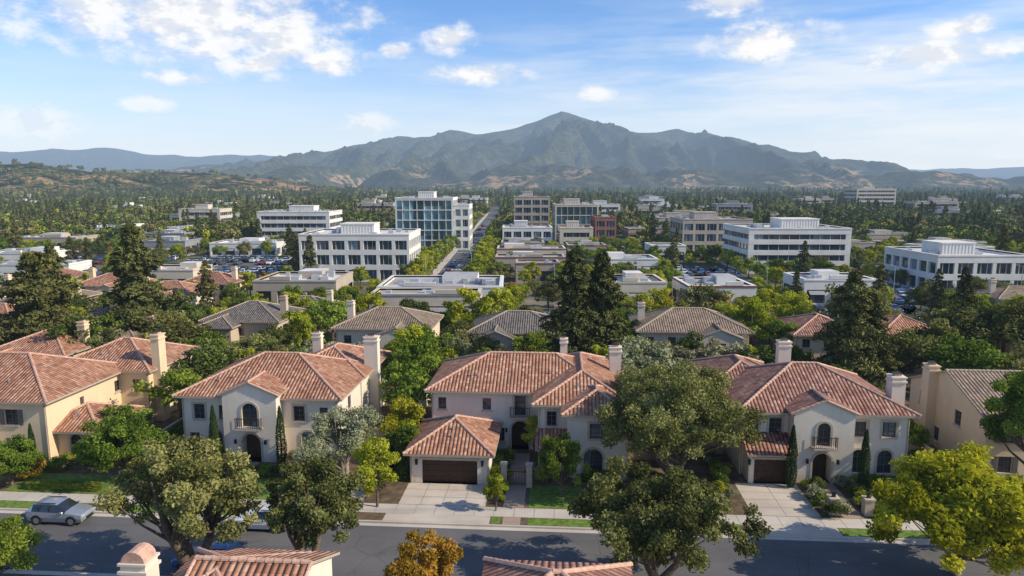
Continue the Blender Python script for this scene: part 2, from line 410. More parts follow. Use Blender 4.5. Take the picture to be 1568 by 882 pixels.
# house 2
h=House('stucco_house','stuccoB','terra')
h.vol(-32.9,-17.5,62.4,74.2,6.1,'hip',[('F','win',-31.2,3.7,1.1,1.5,'s'),('F','win',-28.85,3.7,.8,1.4,''),('F','win',-21.3,3.7,1.1,1.5,'s'),('F','win',-18.9,3.9,.8,1.2,''),
  ('F','archwin',-29.6,.5,1.2,2.1,'s'),('F','archwin',-20.6,.5,1.2,2.2,'s'),('F','win',-31.8,.8,1.,1.5,''),('R','win',66,3.8,1,1.4,''),('R','win',66,.8,1.2,1.5,'')])
h.vol(-26,-17.4,70,80,6.15,'hip',[('R','win',78,3.8,1,1.4,''),('R','win',77.5,.8,1,1.4,'')])
h.vol(-28.1,-22.9,60.9,64.5,6.75,'gabley',[('F','archwin',-25.5,3.55,1.5,2.3,'sb'),('F','archdoor',-25.5,0.12,1.9,2.75,'s')],ov=.45)
h.chimney(-17.1,73.3,1.5,1.0,9.7)
h.chimney(-24.5,77,1.0,.8,9.2)
h.done()
# house 3
h=House('stucco_house','stuccoB','terra')
h.vol(-9.1,8.4,65.8,76.4,6.1,'hip',[('F','win',-8.05,4.1,.8,1.2,''),('F','win',-3.6,4.1,.85,1.2,''),('F','win',-.3,3.6,1.1,2.0,'sb'),('F','archdoor',-.3,.12,1.7,2.9,'s'),('F','win',-2.2,.9,.7,1.4,'')])
h.vol(1.6,9.9,61.9,77.6,6.15,'hip',[('F','win',2.85,4.0,.9,1.4,'s'),('F','win',2.85,.9,.8,1.3,'')])
h.vol(4.3,9.6,59.4,66,6.1,'hip',[('F','win',6.9,3.8,1.3,1.4,'s'),('F','archwin',6.6,.55,1.7,2.3,'s')])
h.vol(-9.5,-2.5,57.3,64.9,2.95,'hip',[('F','garage',-6.0,.12,4.9,2.15,'')],ov=.5,pitch=.5)
h.vol(1.7,4.2,59.9,61.85,2.6,'shed',[('F','win',2.9,.8,.9,1.2,'')],ov=.4)
h.chimney(9.35,71.5,1.2,.9,9.4); h.chimney(4,77.0,.8,.8,9.0)
h.done()
# house 4
h=House('stucco_house','stuccoB','terra2')
h.vol(19.9,34.5,61.3,73.6,6.1,'hip',[('F','win',20.9,4.0,1.0,1.5,'s'),('F','win',22.9,4.0,1.1,1.5,'s'),('F','win',30.3,3.9,1.1,1.4,'s'),('F','win',32.8,3.9,1.2,1.4,'s'),
   ('F','archwin',30.3,.5,1.2,2.2,'s'),('F','archwin',32.6,.5,1.3,2.2,'s'),('L','win',68,3.8,1,1.4,''),('L','win',68,.8,1,1.4,'')])
h.vol(24.0,29.2,59.8,63,6.5,'gabley',[('F','archwin',26.6,3.5,1.15,2.1,'sb'),('F','archdoor',26.6,.12,1.6,2.7,'s')],ov=.45)
h.vol(20.2,23.97,59.3,61.29,2.9,'shed',[('F','garage',22.1,.12,2.9,2.2,'')],ov=.5)
h.vol(18.6,26,68,78,6.15,'hip',[])
h.chimney(34.6,64.5,1.2,1.2,8.7); h.chimney(27.5,74.5,1.3,1,9.6)
h.done()
# house 5
h=House('stucco_house','stuccoC','brown','capb')
h.vol(41.2,55,61.5,75,5.7,'gablex',[('L','win',72.5,3.6,1,1.3,''),('L','win',66,3.6,1.1,1.4,''),('L','win',69.5,.8,1.2,1.4,''),('F','win',43,3.6,1.2,1.5,'h'),('F','win',43,.8,1.2,1.5,'h')],pitch=.38)
h.chimney(40.8,70.5,1,1.3,8.3)
h.done()
# near-side houses (roofs seen at the bottom of the picture)
h=House('stucco_house','stuccoB','terra')
h.vol(-13.4,-8.3,26.2,33.2,6.95,'gablex',[('B','win',-12,3.7,1.2,1.4,''),('B','win',-10,3.7,1.2,1.4,'')])
h.vol(-14.9,-10,26.8,32.6,6.9,'hip',[])
h.chimney(-17.1,30.6,1.3,1.1,7.85,True)
h.vol(-20,-14,20,29.5,4.6,'hip',[])
h.done()
h=House('stucco_house','stuccoA','terra2')
h.vol(.4,6.6,26.6,32.4,7.1,'hip',[('B','win',2,3.7,1.2,1.4,''),('B','win',5,3.7,1.2,1.4,'')])
h.done()
# second row
def back_house(x,y,w,d,wall,roof,cap,hh=5.3,seed=0,rot=0):
    r=random.Random(seed)
    h=House('stucco_house',wall,roof,cap)
    n=max(2,int(w/3)); ops=[]
    for i in range(n):
        a=x+w*(i+.5)/n
        if hh>4.5: ops.append(('F','win',a,3.3,1.1,1.2,''))
        ops.append(('F','win',a,.8,1.3,1.3,''))
    ops.append(('R','win',y+d*.5,3.2 if hh>4.5 else .9,1.2,1.2,'')); ops.append(('L','win',y+d*.5,3.2 if hh>4.5 else .9,1.2,1.2,''))
    h.vol(x,x+w,y,y+d,hh,'hip',ops,pitch=.4)
    k=r.random()
    if w>9:
        ww=w*.4; xx=x+(w*.08 if k<.5 else w*.5)
        h.vol(xx,xx+ww,y-2.8,y+d*.5,hh-.4,'hip' if r.random()<.6 else 'gabley',[('F','win',xx+ww/2,.8,1.8,1.4,'')]+([('F','win',xx+ww/2,3.1,1.6,1.2,'')] if hh>4.5 else []),pitch=.4)
    h.chimney(x+w-.8 if k<.5 else x+.8,y+d*.5,1,.9,hh+3.2)
    return h.done()
BH=[(-29,97,13.5,10,'stuccoA','brown','capb',5.6),(-9.5,99,13.5,10,'stuccoD','gray','capb',4.9),(15,99,15.5,11,'stuccoA','brown','capb',5.4),
(-51,101,11.5,10,'stuccoD','gray','capb',5.6),(37,99,9,10,'stuccoC','terra2','cap',5.2),(48,98,10,10,'stuccoC','terra','cap',5.2),(-73,107,11,9,'stuccoA','brown','capb',5.6),(-90,96,12,10,'stuccoC','terra','cap',5.6),
(66,103,12,10,'stuccoD','brown','capb',5.),(-61,86,9,9,'stuccoD','brown','capb',5.),(-79,126,12,9,'stuccoA','terra','cap',5.4),(-50,122,11,9,'stuccoA','gray','capb',3.4),(-68,80,10,10,'stuccoC','terra','cap',5.3),(62,70,12,12,'stuccoC','brown','capb',5.8),(-98,118,12,9,'stuccoD','brown','capb',5.4),(85,112,12,10,'stuccoA','gray','capb',4.6),
(-112,102,12,10,'stuccoA','terra','cap',5.4),(-100,140,12,9,'stuccoC','terra','cap',5.),(-120,128,12,9,'stuccoA','brown','capb',5.),(-122,150,12,9,'stuccoC','terra2','cap',5.),(102,128,12,9,'stuccoA','terra','cap',5.),(-80,146,11,9,'stuccoA','terra2','cap',4.8),(88,138,11,8,'stuccoA','brown','capb',4.6)]
rects=[]   # keep-out rectangles (world)
for i,b in enumerate(BH):
    back_house(*b,seed=i)
    cx,cy=L2W(b[0]+b[2]/2,b[1]+b[3]/2); rects.append((cx-b[2]/2-1,cx+b[2]/2+1,cy-b[3]/2-7,cy+b[3]/2+1))
print('houses',time.time()-T0)

# ---------------------------------------------------------------- commercial
def office(name,x0,x1,y0,dep,floors,fh,style,wall='owhite',glass='oglass',pent=True,band=None,seed=0,keep=12,roofm='roofw'):
    r=random.Random(seed+int(x0*7)); w=x1-x0; H=floors*fh
    e=empty(name,(x0,y0,0))
    core=MB(); core.box(.5,w-.5,.5,dep-.5,0,H-.3,0); core.build('glazing',[glass],e)
    m=MB(); 
    sp={'strip':fh*.45,'grid':fh*.34,'glass':.35,'store':fh*.42}[style]
    def ring(o,z0,z1,mi=0,t=.7):
        m.box(-o,w+o,-o,t,z0,z1,mi); m.box(-o,w+o,dep-t,dep+o,z0,z1,mi)
        m.box(-o,t-.003,t+.003,dep-t-.003,z0,z1,mi); m.box(w-t+.003,w+o,t+.003,dep-t-.003,z0,z1,mi)
    ring(0,-.1,.5 if style!='glass' else .2)
    for f in range(1,floors): ring(0,f*fh-sp*.55,f*fh+sp*.45)
    ring(0,H-sp*.7,H+.9)
    ring(.12,H+.5,H+.82,1 if band else 0)
    if style in('grid','store','glass'):
        step={'grid':4.2,'store':5.,'glass':3.0}[style]; pw={'grid':.9,'store':1.3,'glass':.16}[style]
        for L,ax in((w,'x'),(dep,'y')):
            n=max(1,round(L/step))
            for i in range(n+1):
                a=L*i/n; a0=max(.004,a-pw/2); a1=min(L-.004,a+pw/2)
                if ax=='x':
                    m.box(a0,a1,.03,.65,0,H-.02,0); m.box(a0,a1,dep-.65,dep-.03,0,H-.02,0)
                else:
                    m.box(.034,.655,a0,a1,0,H-.03,0); m.box(w-.655,w-.034,a0,a1,0,H-.03,0)
        if style=='grid':
            n=max(1,round(w/4.2))
            for i in range(n):
                for q in(.33,.66):
                    a=w*(i+q)/n; m.box(a-.06,a+.06,.30,.52,0,H-.05,2)
    if style=='strip':
        for L,ax in((w,'x'),(dep,'y')):
            n=max(2,round(L/3))
            for i in range(1,n):
                a=L*i/n
                if ax=='x': m.box(a-.07,a+.07,.3,.52,.5,H-.4,2)
                else: m.box(.3,.52,a-.07,a+.07,.5,H-.4,2); m.box(w-.52,w-.3,a-.07,a+.07,.5,H-.4,2)
        for a in(0,w-1.6): m.box(a+.01,a+1.59,.02,.66,0,H-.03,0)
    m.box(.65,w-.65,.65,dep-.65,H-.2,H+.1,3)
    if pent:
        pw,pd=w*r.uniform(.25,.4),dep*.35; px=r.uniform(.2,.5)*w
        m.box(px,px+pw,dep*.3,dep*.3+pd,H+.1,H+3.1,0); m.box(px-.2,px+pw+.2,dep*.3-.2,dep*.3+pd+.2,H+3.1,H+3.3,0)
        nl=int(pw/.8)
        for i in range(nl): m.box(px+i*pw/nl+.1,px+i*pw/nl+.25,dep*.3-.06,dep*.3-.004,H+.5,H+2.8,2)
    k=int(w*dep/34)
    for i in range(min(k,18)):
        a=r.uniform(1.5,w-3.5); b=r.uniform(1.5,dep-3.5); s=r.uniform(.8,2.4)
        if pent and dep*.25<b<dep*.7 and px-2<a<px+pw+1: continue
        m.box(a,a+s,b,b+s*.8,H+.1+.01*i,H+.1+r.uniform(.6,1.5),4 if i%3 else 2)
    if style=='store':
        n=max(1,round(w/5))
        for i in range(n):
            if r.random()<.55:
                a=w*(i+.5)/n; m.poly([(a-1.7,-.02,fh*.66),(a+1.7,-.02,fh*.66),(a+1.7,-1.1,fh*.52),(a-1.7,-1.1,fh*.52)],1)
        if w>12:
            a=w*r.uniform(.1,.6); m.box(a,a+w*.25,-.14,.5,H+.9,H+1.7,0)
            b=w*r.uniform(.1,.6); m.box(b,b+w*.3,dep*.55,dep-.9,H+.1,H+1.8,0,3)
    m.build('structure',[wall,band or 'ogray','metal',roofm,'metal'],e)
    rects.append((x0-1.5,x1+1.5,y0-keep,y0+dep+1.5))
    return e
office('office_building',-58,-28,188,24,3,4.1,'grid','owhite',keep=12)
office('office_building',-47.5,-24,283,25,5,4.1,'glass','owhite','bglass',keep=22)
office('office_building',-23.9,-17.5,286,22,4,4.4,'grid','owhite',keep=20,pent=False)
office('office_building',-113,-81,308,24,4,3.5,'strip','owhite',keep=18)
office('office_building',1,19,352,22,5,4,'grid','obeige',keep=20)
office('office_building',20,40,322,22,4,4.2,'glass','ocream','bglass',keep=18)
office('brick_building',36,45,300,18,3,4,'grid','obrick',keep=10,pent=False)
office('office_building',-4,17,292,18,2,4,'grid','owhite',keep=9)
office('office_building',20,34,290,15,2,4,'strip','ocream',keep=9)
office('office_building',66,93,268,22,3,4.2,'grid','obeige',keep=14)
office('office_building',70.5,101,206,26,4,3.2,'strip','owhite',keep=9)
office('office_building',102,125,165,24,2,4.4,'grid','owhite',keep=7)
low=[(-28,-2,142,18,'owhite','roofg',None),(-56,-38,148,16,'obeige','roofw',None),(-5,18,230,13,'ocream','roofw','maroon'),(26,42,198,12,'owhite','roofw',None),
(20,33,146,13,'ocream','roofw',None),(36,50,140,14,'owhite','roofg','maroon'),(-113,-88,258,16,'owhite','roofw',None),(-178,-160,348,18,'owhite','roofw',None),(-216,-190,345,20,'owhite','roofw',None),
(-166,-146,215,14,'owhite','roofw',None),(-92,-78,168,11,'ocream','roofw',None),(-134,-116,180,10,'owhite','roofw',None),(58,112,345,20,'obeige','roofg','maroon'),(20,34,248,12,'obeige','roofg','maroon'),(-4,12,256,11,'obeige','roofg',None),
(1,13,186,10,'obeige','roofg','maroon'),(-5,16,206,10,'obeige','roofw','maroon'),(-58,-42,230,12,'ocream','roofw',None),(64,80,150,12,'owhite','roofw',None),(128,148,200,18,'owhite','roofw',None),(-140,-122,258,14,'ogray','roofw',None),
(-82,-66,262,12,'obeige','roofg',None),(48,60,238,12,'owhite','roofg',None),(110,134,255,16,'obeige','roofw',None),(150,176,300,18,'obeige','roofg',None),(-200,-174,276,16,'obeige','roofw',None),(-160,-142,300,14,'ogray','roofw',None),(-27,-6,129,8,'ocream','roofg','ogray'),(140,162,232,14,'owhite','roofw',None),(160,180,262,14,'ocream','roofg',None)]
for i,(a,b,y,d,wl,rf,bd) in enumerate(low):
    office('commercial_building',a,b,y,d,1,rnd.choice([4.2,4.6,5.]),'store',wl,'oglass',False,bd,i,keep=5,roofm=rf)
for i in range(80):
    y=rnd.uniform(370,1000); x=rnd.uniform(-.74,.74)*y
    if abs(x+17)<28: continue
    w=rnd.uniform(16,38); f=rnd.choice([1,1,2,2,3])
    if any(a<x+w/2<b and c<y+10<d for a,b,c,d in rects): continue
    office('commercial_building',x,x+w,y,18,f,4,'strip' if f>1 else 'store',rnd.choice(['owhite','ocream','obeige','ogray','obeige']),'oglass',f>1,None,i,keep=8,roofm=rnd.choice(['roofw','roofg']))
office('office_building',395,440,800,30,5,4.5,'strip','ocream',keep=60)
print('offices',time.time()-T0)

# ---------------------------------------------------------------- ground
def groundmat():
    m,n=new_mat('ground'); g=n.new('ShaderNodeNewGeometry'); P=g.outputs['Position']
    a=n.noise(P,.05,5,.6); b=n.noise(P,.006,4,.6)
    c=n.ramp(a,[(.35,(.06,.075,.025)),(.5,(.11,.11,.05)),(.62,(.20,.175,.13)),(.75,(.26,.24,.20))])
    c2=n.ramp(b,[(.4,(.05,.065,.025)),(.55,(.08,.09,.035)),(.68,(.24,.19,.09))])
    d=n.vmath('LENGTH',P)
    return finish(m,n,princ(n,n.mix(n.mrange(d,500,1400),c,c2),.9,.1))
M['ground']=groundmat()
g=MB()
gx=[-30000,-8000,-2000,-500,0,500,2000,8000,30000]; gy=[-2000,-200,0,200,600,1500,4000,10000,30000]
for i in range(8):
    for j in range(8): g.poly([(gx[i],gy[j],0),(gx[i+1],gy[j],0),(gx[i+1],gy[j+1],0),(gx[i],gy[j+1],0)])
g.build('ground',['ground'])

def asphalt(name,c,crack=False):
    m,n=new_mat(name); g=n.new('ShaderNodeNewGeometry'); P=g.outputs['Position']
    a=n.noise(P,.25,5,.6); b=n.noise(P,25,2)
    cc=n.ramp(a,[(.3,tuple(x*.8 for x in c)),(.7,tuple(x*1.25 for x in c))])
    cc=n.mix(n.mrange(b,.3,.7,0,.3),cc,tuple(x*1.6 for x in c))
    st=n.noise(n.vmath('MULTIPLY',P,(.05,.8,1)),1.,3)
    cc=n.mix(n.mrange(st,.5,.75,0,.35),cc,tuple(x*.55 for x in c))
    if crack:
        vo=n.new('ShaderNodeTexVoronoi',feature='DISTANCE_TO_EDGE'); vo.inputs['Scale'].default_value=.28
        n.l.new(P,vo.inputs['Vector'])
        cc=n.mix(n.math('MULTIPLY',n.mrange(vo.outputs['Distance'],.004,.014,.4,0),n.mrange(n.noise(P,.12,2),.5,.58)),cc,(.04,.04,.04))
        cc=n.mix(n.mrange(n.noise(P,.9,2),.66,.72,0,.3),cc,tuple(x*.5 for x in c))
    return finish(m,n,princ(n,cc,.85,.25,0,n.bump(b,.3,.01)))
M['asph']=asphalt('asphalt',(.115,.11,.108),True)
M['conc']=asphalt('concrete',(.46,.41,.35))
M['conc2']=asphalt('driveway_concrete',(.48,.41,.34))
M['paver']=asphalt('pavers',(.33,.24,.18))
M['mulch']=simple('mulch',(.12,.085,.05),var=.5,scale=1.2,bumps=.8)
M['lawn']=simple('lawn_grass',(.13,.20,.03),var=.4,scale=3.,bumps=1.)
M['paint']=simple('road_paint',(.7,.7,.66),var=.1)
def lsheet(name,x0,x1,y0,y1,z,mat,thick=None):
    m=MB(); e=[L2W(x0,y0),L2W(x1,y0),L2W(x1,y1),L2W(x0,y1)]
    if thick:
        lo=z-thick
        for i in range(4):
            p,q=e[i],e[(i+1)%4]; m.poly([(p[0],p[1],lo),(q[0],q[1],lo),(q[0],q[1],z),(p[0],p[1],z)])
    m.poly([(p[0],p[1],z) for p in e]); return m.build(name,[mat])
lsheet('street',-260,260,41.3,50,.004,'asph')
lsheet('block_soil',-260,260,50.2,127,.12,'mulch',.12)
lsheet('block_soil',-260,260,5,41.1,.12,'mulch',.12)
lsheet('kerb',-260,260,50.0,50.2,.135,'conc',.14)
lsheet('kerb',-260,260,41.1,41.3,.135,'conc',.14)
lsheet('gutter',-260,260,49.55,49.997,.008,'conc'); lsheet('gutter',-260,260,41.303,41.75,.008,'conc')
lsheet('pavement',-260,260,51.5,53.1,.124,'conc'); lsheet('pavement',-260,260,38.3,39.8,.124,'conc')
m=MB()
def strip(x0,x1,y0,y1,z):
    e=[L2W(x0,y0),L2W(x1,y0),L2W(x1,y1),L2W(x0,y1)]; m.poly([(p[0],p[1],z) for p in e])
for i in range(-40,34): strip(i*1.6,i*1.6+.04,51.5,53.1,.132)
for xx in(-7.8,-6,-4.2): strip(xx,xx+.05,53.15,57.25,.134)
for yy in(54.6,56.): strip(-9.6,-2.4,yy,yy+.05,.137); strip(19,24.3,yy,yy+.05,.137)
strip(21.6,21.65,53.15,59.2,.134); strip(19,24.3,57.4,57.45,.137)
m.build('pavement_joints',['ogray'])
m=MB(); c0=L2W(-3.5,45.5); m.cyl(c0,.38,.38,.0,.012,20); m.build('manhole_cover',['iron'])
for a,b in((-80,-48.5),(-46,-35),(-33,-12.6),(-1.7,-1),(1.2,17.5),(24.9,60)):
    lsheet('verge_grass',a,b,50.25,51.45,.128,'lawn')
lsheet('driveway',-9.6,-2.4,53.15,57.25,.128,'conc2'); lsheet('driveway_apron',-10.2,-1.8,50.22,51.47,.131,'conc2')
lsheet('driveway',19.0,24.3,53.15,59.2,.128,'conc2'); lsheet('driveway_apron',18.2,24.8,50.22,51.47,.131,'conc2')
lsheet('driveway',-14,-12.7,53.15,62,.128,'conc2')
lsheet('footpath',-.95,.75,53.15,64.7,.128,'paver'); lsheet('footpath',-.8,.6,50.22,51.47,.131,'paver')
lsheet('footpath',-26.3,-24.7,53.15,60.8,.128,'paver')
lsheet('footpath',26.0,27.6,53.15,59.7,.128,'paver')
lsheet('lawn',-58,-46,53.2,57.3,.126,'lawn'); lsheet('lawn',-44,-33.5,53.2,57,.126,'lawn'); lsheet('lawn',1.1,5.5,53.2,57.5,.126,'lawn'); lsheet('lawn',28.4,40,53.2,56.5,.126,'lawn'); lsheet('lawn',-23.5,-14.5,53.2,57.5,.126,'lawn')
def wsheet(name,x0,x1,y0,y1,z,mat):
    m=MB(); m.poly([(x0,y0,z),(x1,y0,z),(x1,y1,z),(x0,y1,z)]); return m.build(name,[mat])
wsheet('avenue',-22,-12,163,900,.012,'asph')
wsheet('avenue_pavement',-24.6,-22.1,163,700,.02,'conc'); wsheet('avenue_pavement',-11.9,-9.4,163,700,.02,'conc')
wsheet('cross_street',-300,300,162.5,172,.016,'asph'); wsheet('cross_street',-300,300,218,226,.016,'asph'); wsheet('cross_street',-300,300,274,282,.016,'asph')
m=MB()
for y in range(180,600,9): m.poly([(-17.08,y,.024),(-16.92,y,.024),(-16.92,y+4,.024),(-17.08,y+4,.024)])
for y in(174,216,228,272,284):
    for i in range(8): m.poly([(-21.5+i*1.2,y,.024),(-20.9+i*1.2,y,.024),(-20.9+i*1.2,y+1.8,.024),(-21.5+i*1.2,y+1.8,.024)])
m.build('road_markings',['paint'])
lots=[(-112,-62,190,216,26),(-36,-26,176,186,3),(-160,-118,230,248,14),(44,66,176,214,18),(104,126,192,214,4),(-3,17,122,138,3),(56,84,126,146,6),(-110,-64,228,250,14),(84,98,150,176,6),(44,62,288,330,10),(-80,-52,292,330,14),(-150,-118,196,212,16)]
for a,b,c,d,k in lots: wsheet('parking_lot',a,b,c,d,.020,'asph'); rects.append((a,b,c-k,d))
rects.append((-25,-9,150,900)); rects.append((-300,300,163,171)); rects.append((-300,300,219,225)); rects.append((-300,300,275,281))

# ---------------------------------------------------------------- mountain / hills
PX=[(-4500,26),(-3160,150),(-2840,205),(-2440,262),(-2050,335),(-1730,395),(-1460,443),(-1300,470),(-1136,519),(-960,506),(-810,519),(-614,585),(-450,560),(-287,538),(-120,570),(40,601),(190,650),(333,708),(483,764),(560,745),(660,708),(820,665),(1019,585),(1180,560),(1345,550),(1500,575),(1639,594),(1780,550),(1933,494),(2120,460),(2325,417),(2500,350),(2651,284),(2800,230),(2978,150),(3370,60),(4200,20)]
mx=np.array([p[0] for p in PX],float); mh=np.array([p[1] for p in PX],float)
def fbm(x,y,o=4,s=0.):
    return noise.fractal(Vector((x,y,s)),1.,2.,o)
def mountain_h(x,y):
    t=(y-3000)/4000.; 
    R=float(np.interp(x,mx,mh))
    R+=9*fbm(x/160,3.3)*min(1,R/300)
    if t<=1: prof=max(0,t)**1.35
    else: prof=max(0,1-(t-1)*1.2)
    wx=x+ 500*fbm(x/1500,y/2200,2,5.)
    rd=1-abs(noise.noise(Vector((wx/420.,y/1700.,1.))))*2.0
    rd2=1-abs(noise.noise(Vector((wx/170.,y/600.,7.))))*2.0
    rd3=1-abs(noise.noise(Vector((wx/75.,y/260.,11.))))*2.0
    env=4*t*(1-t) if 0<t<1 else 0
    env=max(0,env)**.8*(1 if t<.75 else 1-.55*(t-.75)/.25)
    hgt=R*prof+ env*(.32*R*(rd-.55)+.14*R*(rd2-.5)+.06*R*(rd3-.5))+ (8*fbm(x/260,y/260,4,2.) if t<1.02 else 0)*min(1,max(0,t)*3)
    hgt+=45*max(0,math.sin(math.pi*min(1,max(0,(y-2600)/1900))))*max(0,.5+fbm(x/500,y/450,3,9.))
    return hgt-6
def hf(name,x0,x1,nx,y0,y1,ny,fn,mat,pers=False):
    xs=np.linspace(x0,x1,nx); ys=np.linspace(y0,y1,ny)
    V=[(x,y,fn(x,y)) for y in ys for x in xs]
    F=[(j*nx+i,j*nx+i+1,(j+1)*nx+i+1,(j+1)*nx+i) for j in range(ny-1) for i in range(nx-1)]
    me=bpy.data.meshes.new(name); me.from_pydata(V,[],F); me.materials.append(M[mat]); me.polygons.foreach_set('use_smooth',[True]*len(F))
    o=bpy.data.objects.new(name,me); col.objects.link(o); return o
def mtmat(name,gold=.5,L=15000.,veg0=1.):
    m,n=new_mat(name); g=n.new('ShaderNodeNewGeometry'); P=g.outputs['Position']
    sp=n.new('ShaderNodeSeparateXYZ'); n.l.new(P,sp.inputs[0])
    fine=n.noise(P,.02,5,.65); big=n.noise(n.vmath('MULTIPLY',P,(1,.6,2)),.0026,5,.62)
    veg=n.ramp(fine,[(.35,tuple(veg0*q for q in(.018,.026,.012))),(.5,tuple(veg0*q for q in(.042,.048,.021))),(.65,tuple(veg0*q for q in(.095,.083,.042)))])
    z=sp.outputs[2]
    k=n.math('ADD',big,n.mrange(z,20,240,.09,-.12,False))
    gm=n.mrange(k,.62-gold*.1,.68-gold*.1)
    gm=n.math('MULTIPLY',gm,n.mrange(fine,.44,.58))
    c=n.mix(gm,veg,(.35,.225,.11))
    return finish(m,n,princ(n,c,.95,.05,0,n.bump(fine,1.,14.)),True,L)
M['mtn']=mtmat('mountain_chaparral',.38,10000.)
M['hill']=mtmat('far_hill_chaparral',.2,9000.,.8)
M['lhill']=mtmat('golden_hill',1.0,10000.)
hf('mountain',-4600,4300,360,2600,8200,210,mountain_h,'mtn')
HL=[(-9800,420),(-6600,450),(-5800,500),(-5100,520),(-4600,440),(-4000,400),(-3500,430),(-2700,390),(-1500,300),(0,200)]
HR=[(2000,120),(3600,200),(4300,205),(5200,250),(6200,265),(6900,290),(8500,330),(10000,300)]
def hl(x,y):
    t=max(0,1-abs(y-9000)/2600); return float(np.interp(x,[p[0] for p in HL],[p[1] for p in HL]))*t**.9+t*40*fbm(x/500,y/700,4,3.)+4*t*(1-t)*90*(.5-abs(noise.noise(Vector((x/450,y/1500,4.)))))-5
def hr(x,y):
    t=max(0,1-abs(y-9500)/2600); return float(np.interp(x,[p[0] for p in HR],[p[1] for p in HR]))*t**.9+t*30*fbm(x/600,y/700,4,8.)-5
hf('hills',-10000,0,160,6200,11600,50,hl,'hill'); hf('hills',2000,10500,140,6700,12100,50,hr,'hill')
def lefthill(x,y):
    a=52*math.exp(-((x+1080)/330)**2-((y-1500)/330)**2)+42*math.exp(-((x+680)/260)**2-((y-1650)/260)**2)+44*math.exp(-((x+1500)/300)**2-((y-1700)/400)**2)
    return a*(1+.4*fbm(x/160,y/160,3,1.))-2
hf('golden_hill',-2100,-150,110,900,2500,80,lefthill,'lhill')
print('terrain',time.time()-T0)

# ---------------------------------------------------------------- trees
def np_mesh(name,V,Q,mi,tint,mats):
    me=bpy.data.meshes.new(name); nv,nq=len(V),len(Q)
    me.vertices.add(nv); me.vertices.foreach_set('co',V.astype(np.float32).ravel())
    me.loops.add(nq*4); me.loops.foreach_set('vertex_index',Q.astype(np.int32).ravel())
    me.polygons.add(nq); me.polygons.foreach_set('loop_start',np.arange(0,nq*4,4,dtype=np.int32))
    try: me.polygons.foreach_set('loop_total',np.full(nq,4,dtype=np.int32))
    except Exception: pass
    me.polygons.foreach_set('material_index',mi.astype(np.int32))
    at=me.attributes.new('tint','FLOAT','FACE'); at.data.foreach_set('value',tint.astype(np.float32))
    for q in mats: me.materials.append(M[q])
    me.update(calc_edges=True); return me
class TB:
    def __init__(s,seed): s.V=[];s.Q=[];s.mi=[];s.t=[];s.n=0;s.r=np.random.RandomState(seed)
    def tube(s,pts,rad,n=6):
        pts=[np.array(p,float) for p in pts]; rings=[]
        for i,p in enumerate(pts):
            d=pts[min(i+1,len(pts)-1)]-pts[max(i-1,0)]; d/=np.linalg.norm(d)+1e-9
            a=np.cross(d,[.31,.95,.12]); a/=np.linalg.norm(a)+1e-9; b=np.cross(d,a)
            th=np.arange(n)*2*np.pi/n
            rings.append(p+rad[i]*(np.cos(th)[:,None]*a+np.sin(th)[:,None]*b))
        V=np.concatenate(rings); q=[]
        for k in range(len(pts)-1):
            for i in range(n): q.append((k*n+i,k*n+(i+1)%n,(k+1)*n+(i+1)%n,(k+1)*n+i))
        s.V.append(V); s.Q.append(np.array(q)+s.n); s.mi.append(np.ones(len(q))); s.t.append(np.full(len(q),.5)); s.n+=len(V)
    def leaves(s,c,size,tint,out=None,bias=.5,asp=.55):
        N=len(c); r=s.r
        nr=r.normal(size=(N,3)); nr/=np.linalg.norm(nr,axis=1)[:,None]
        if out is not None: nr=nr+out*bias; nr/=np.linalg.norm(nr,axis=1)[:,None]+1e-9
        h=r.normal(size=(N,3)); t=np.cross(nr,h); t/=np.linalg.norm(t,axis=1)[:,None]+1e-9; b=np.cross(nr,t)
        sz=(size*r.uniform(.6,1.35,N))[:,None]
        V=np.stack([c+t*sz*.5,c+b*sz*.5*asp,c-t*sz*.5,c-b*sz*.5*asp],1).reshape(-1,3)
        s.V.append(V); s.Q.append(np.arange(N*4).reshape(N,4)+s.n); s.mi.append(np.zeros(N)); s.t.append(tint); s.n+=N*4
    def mesh(s,name,mats): return np_mesh(name,np.concatenate(s.V),np.concatenate(s.Q),np.concatenate(s.mi),np.clip(np.concatenate(s.t),0,1),mats)
def rdir(r,n):
    d=r.normal(size=(n,3)); return d/np.linalg.norm(d,axis=1)[:,None]
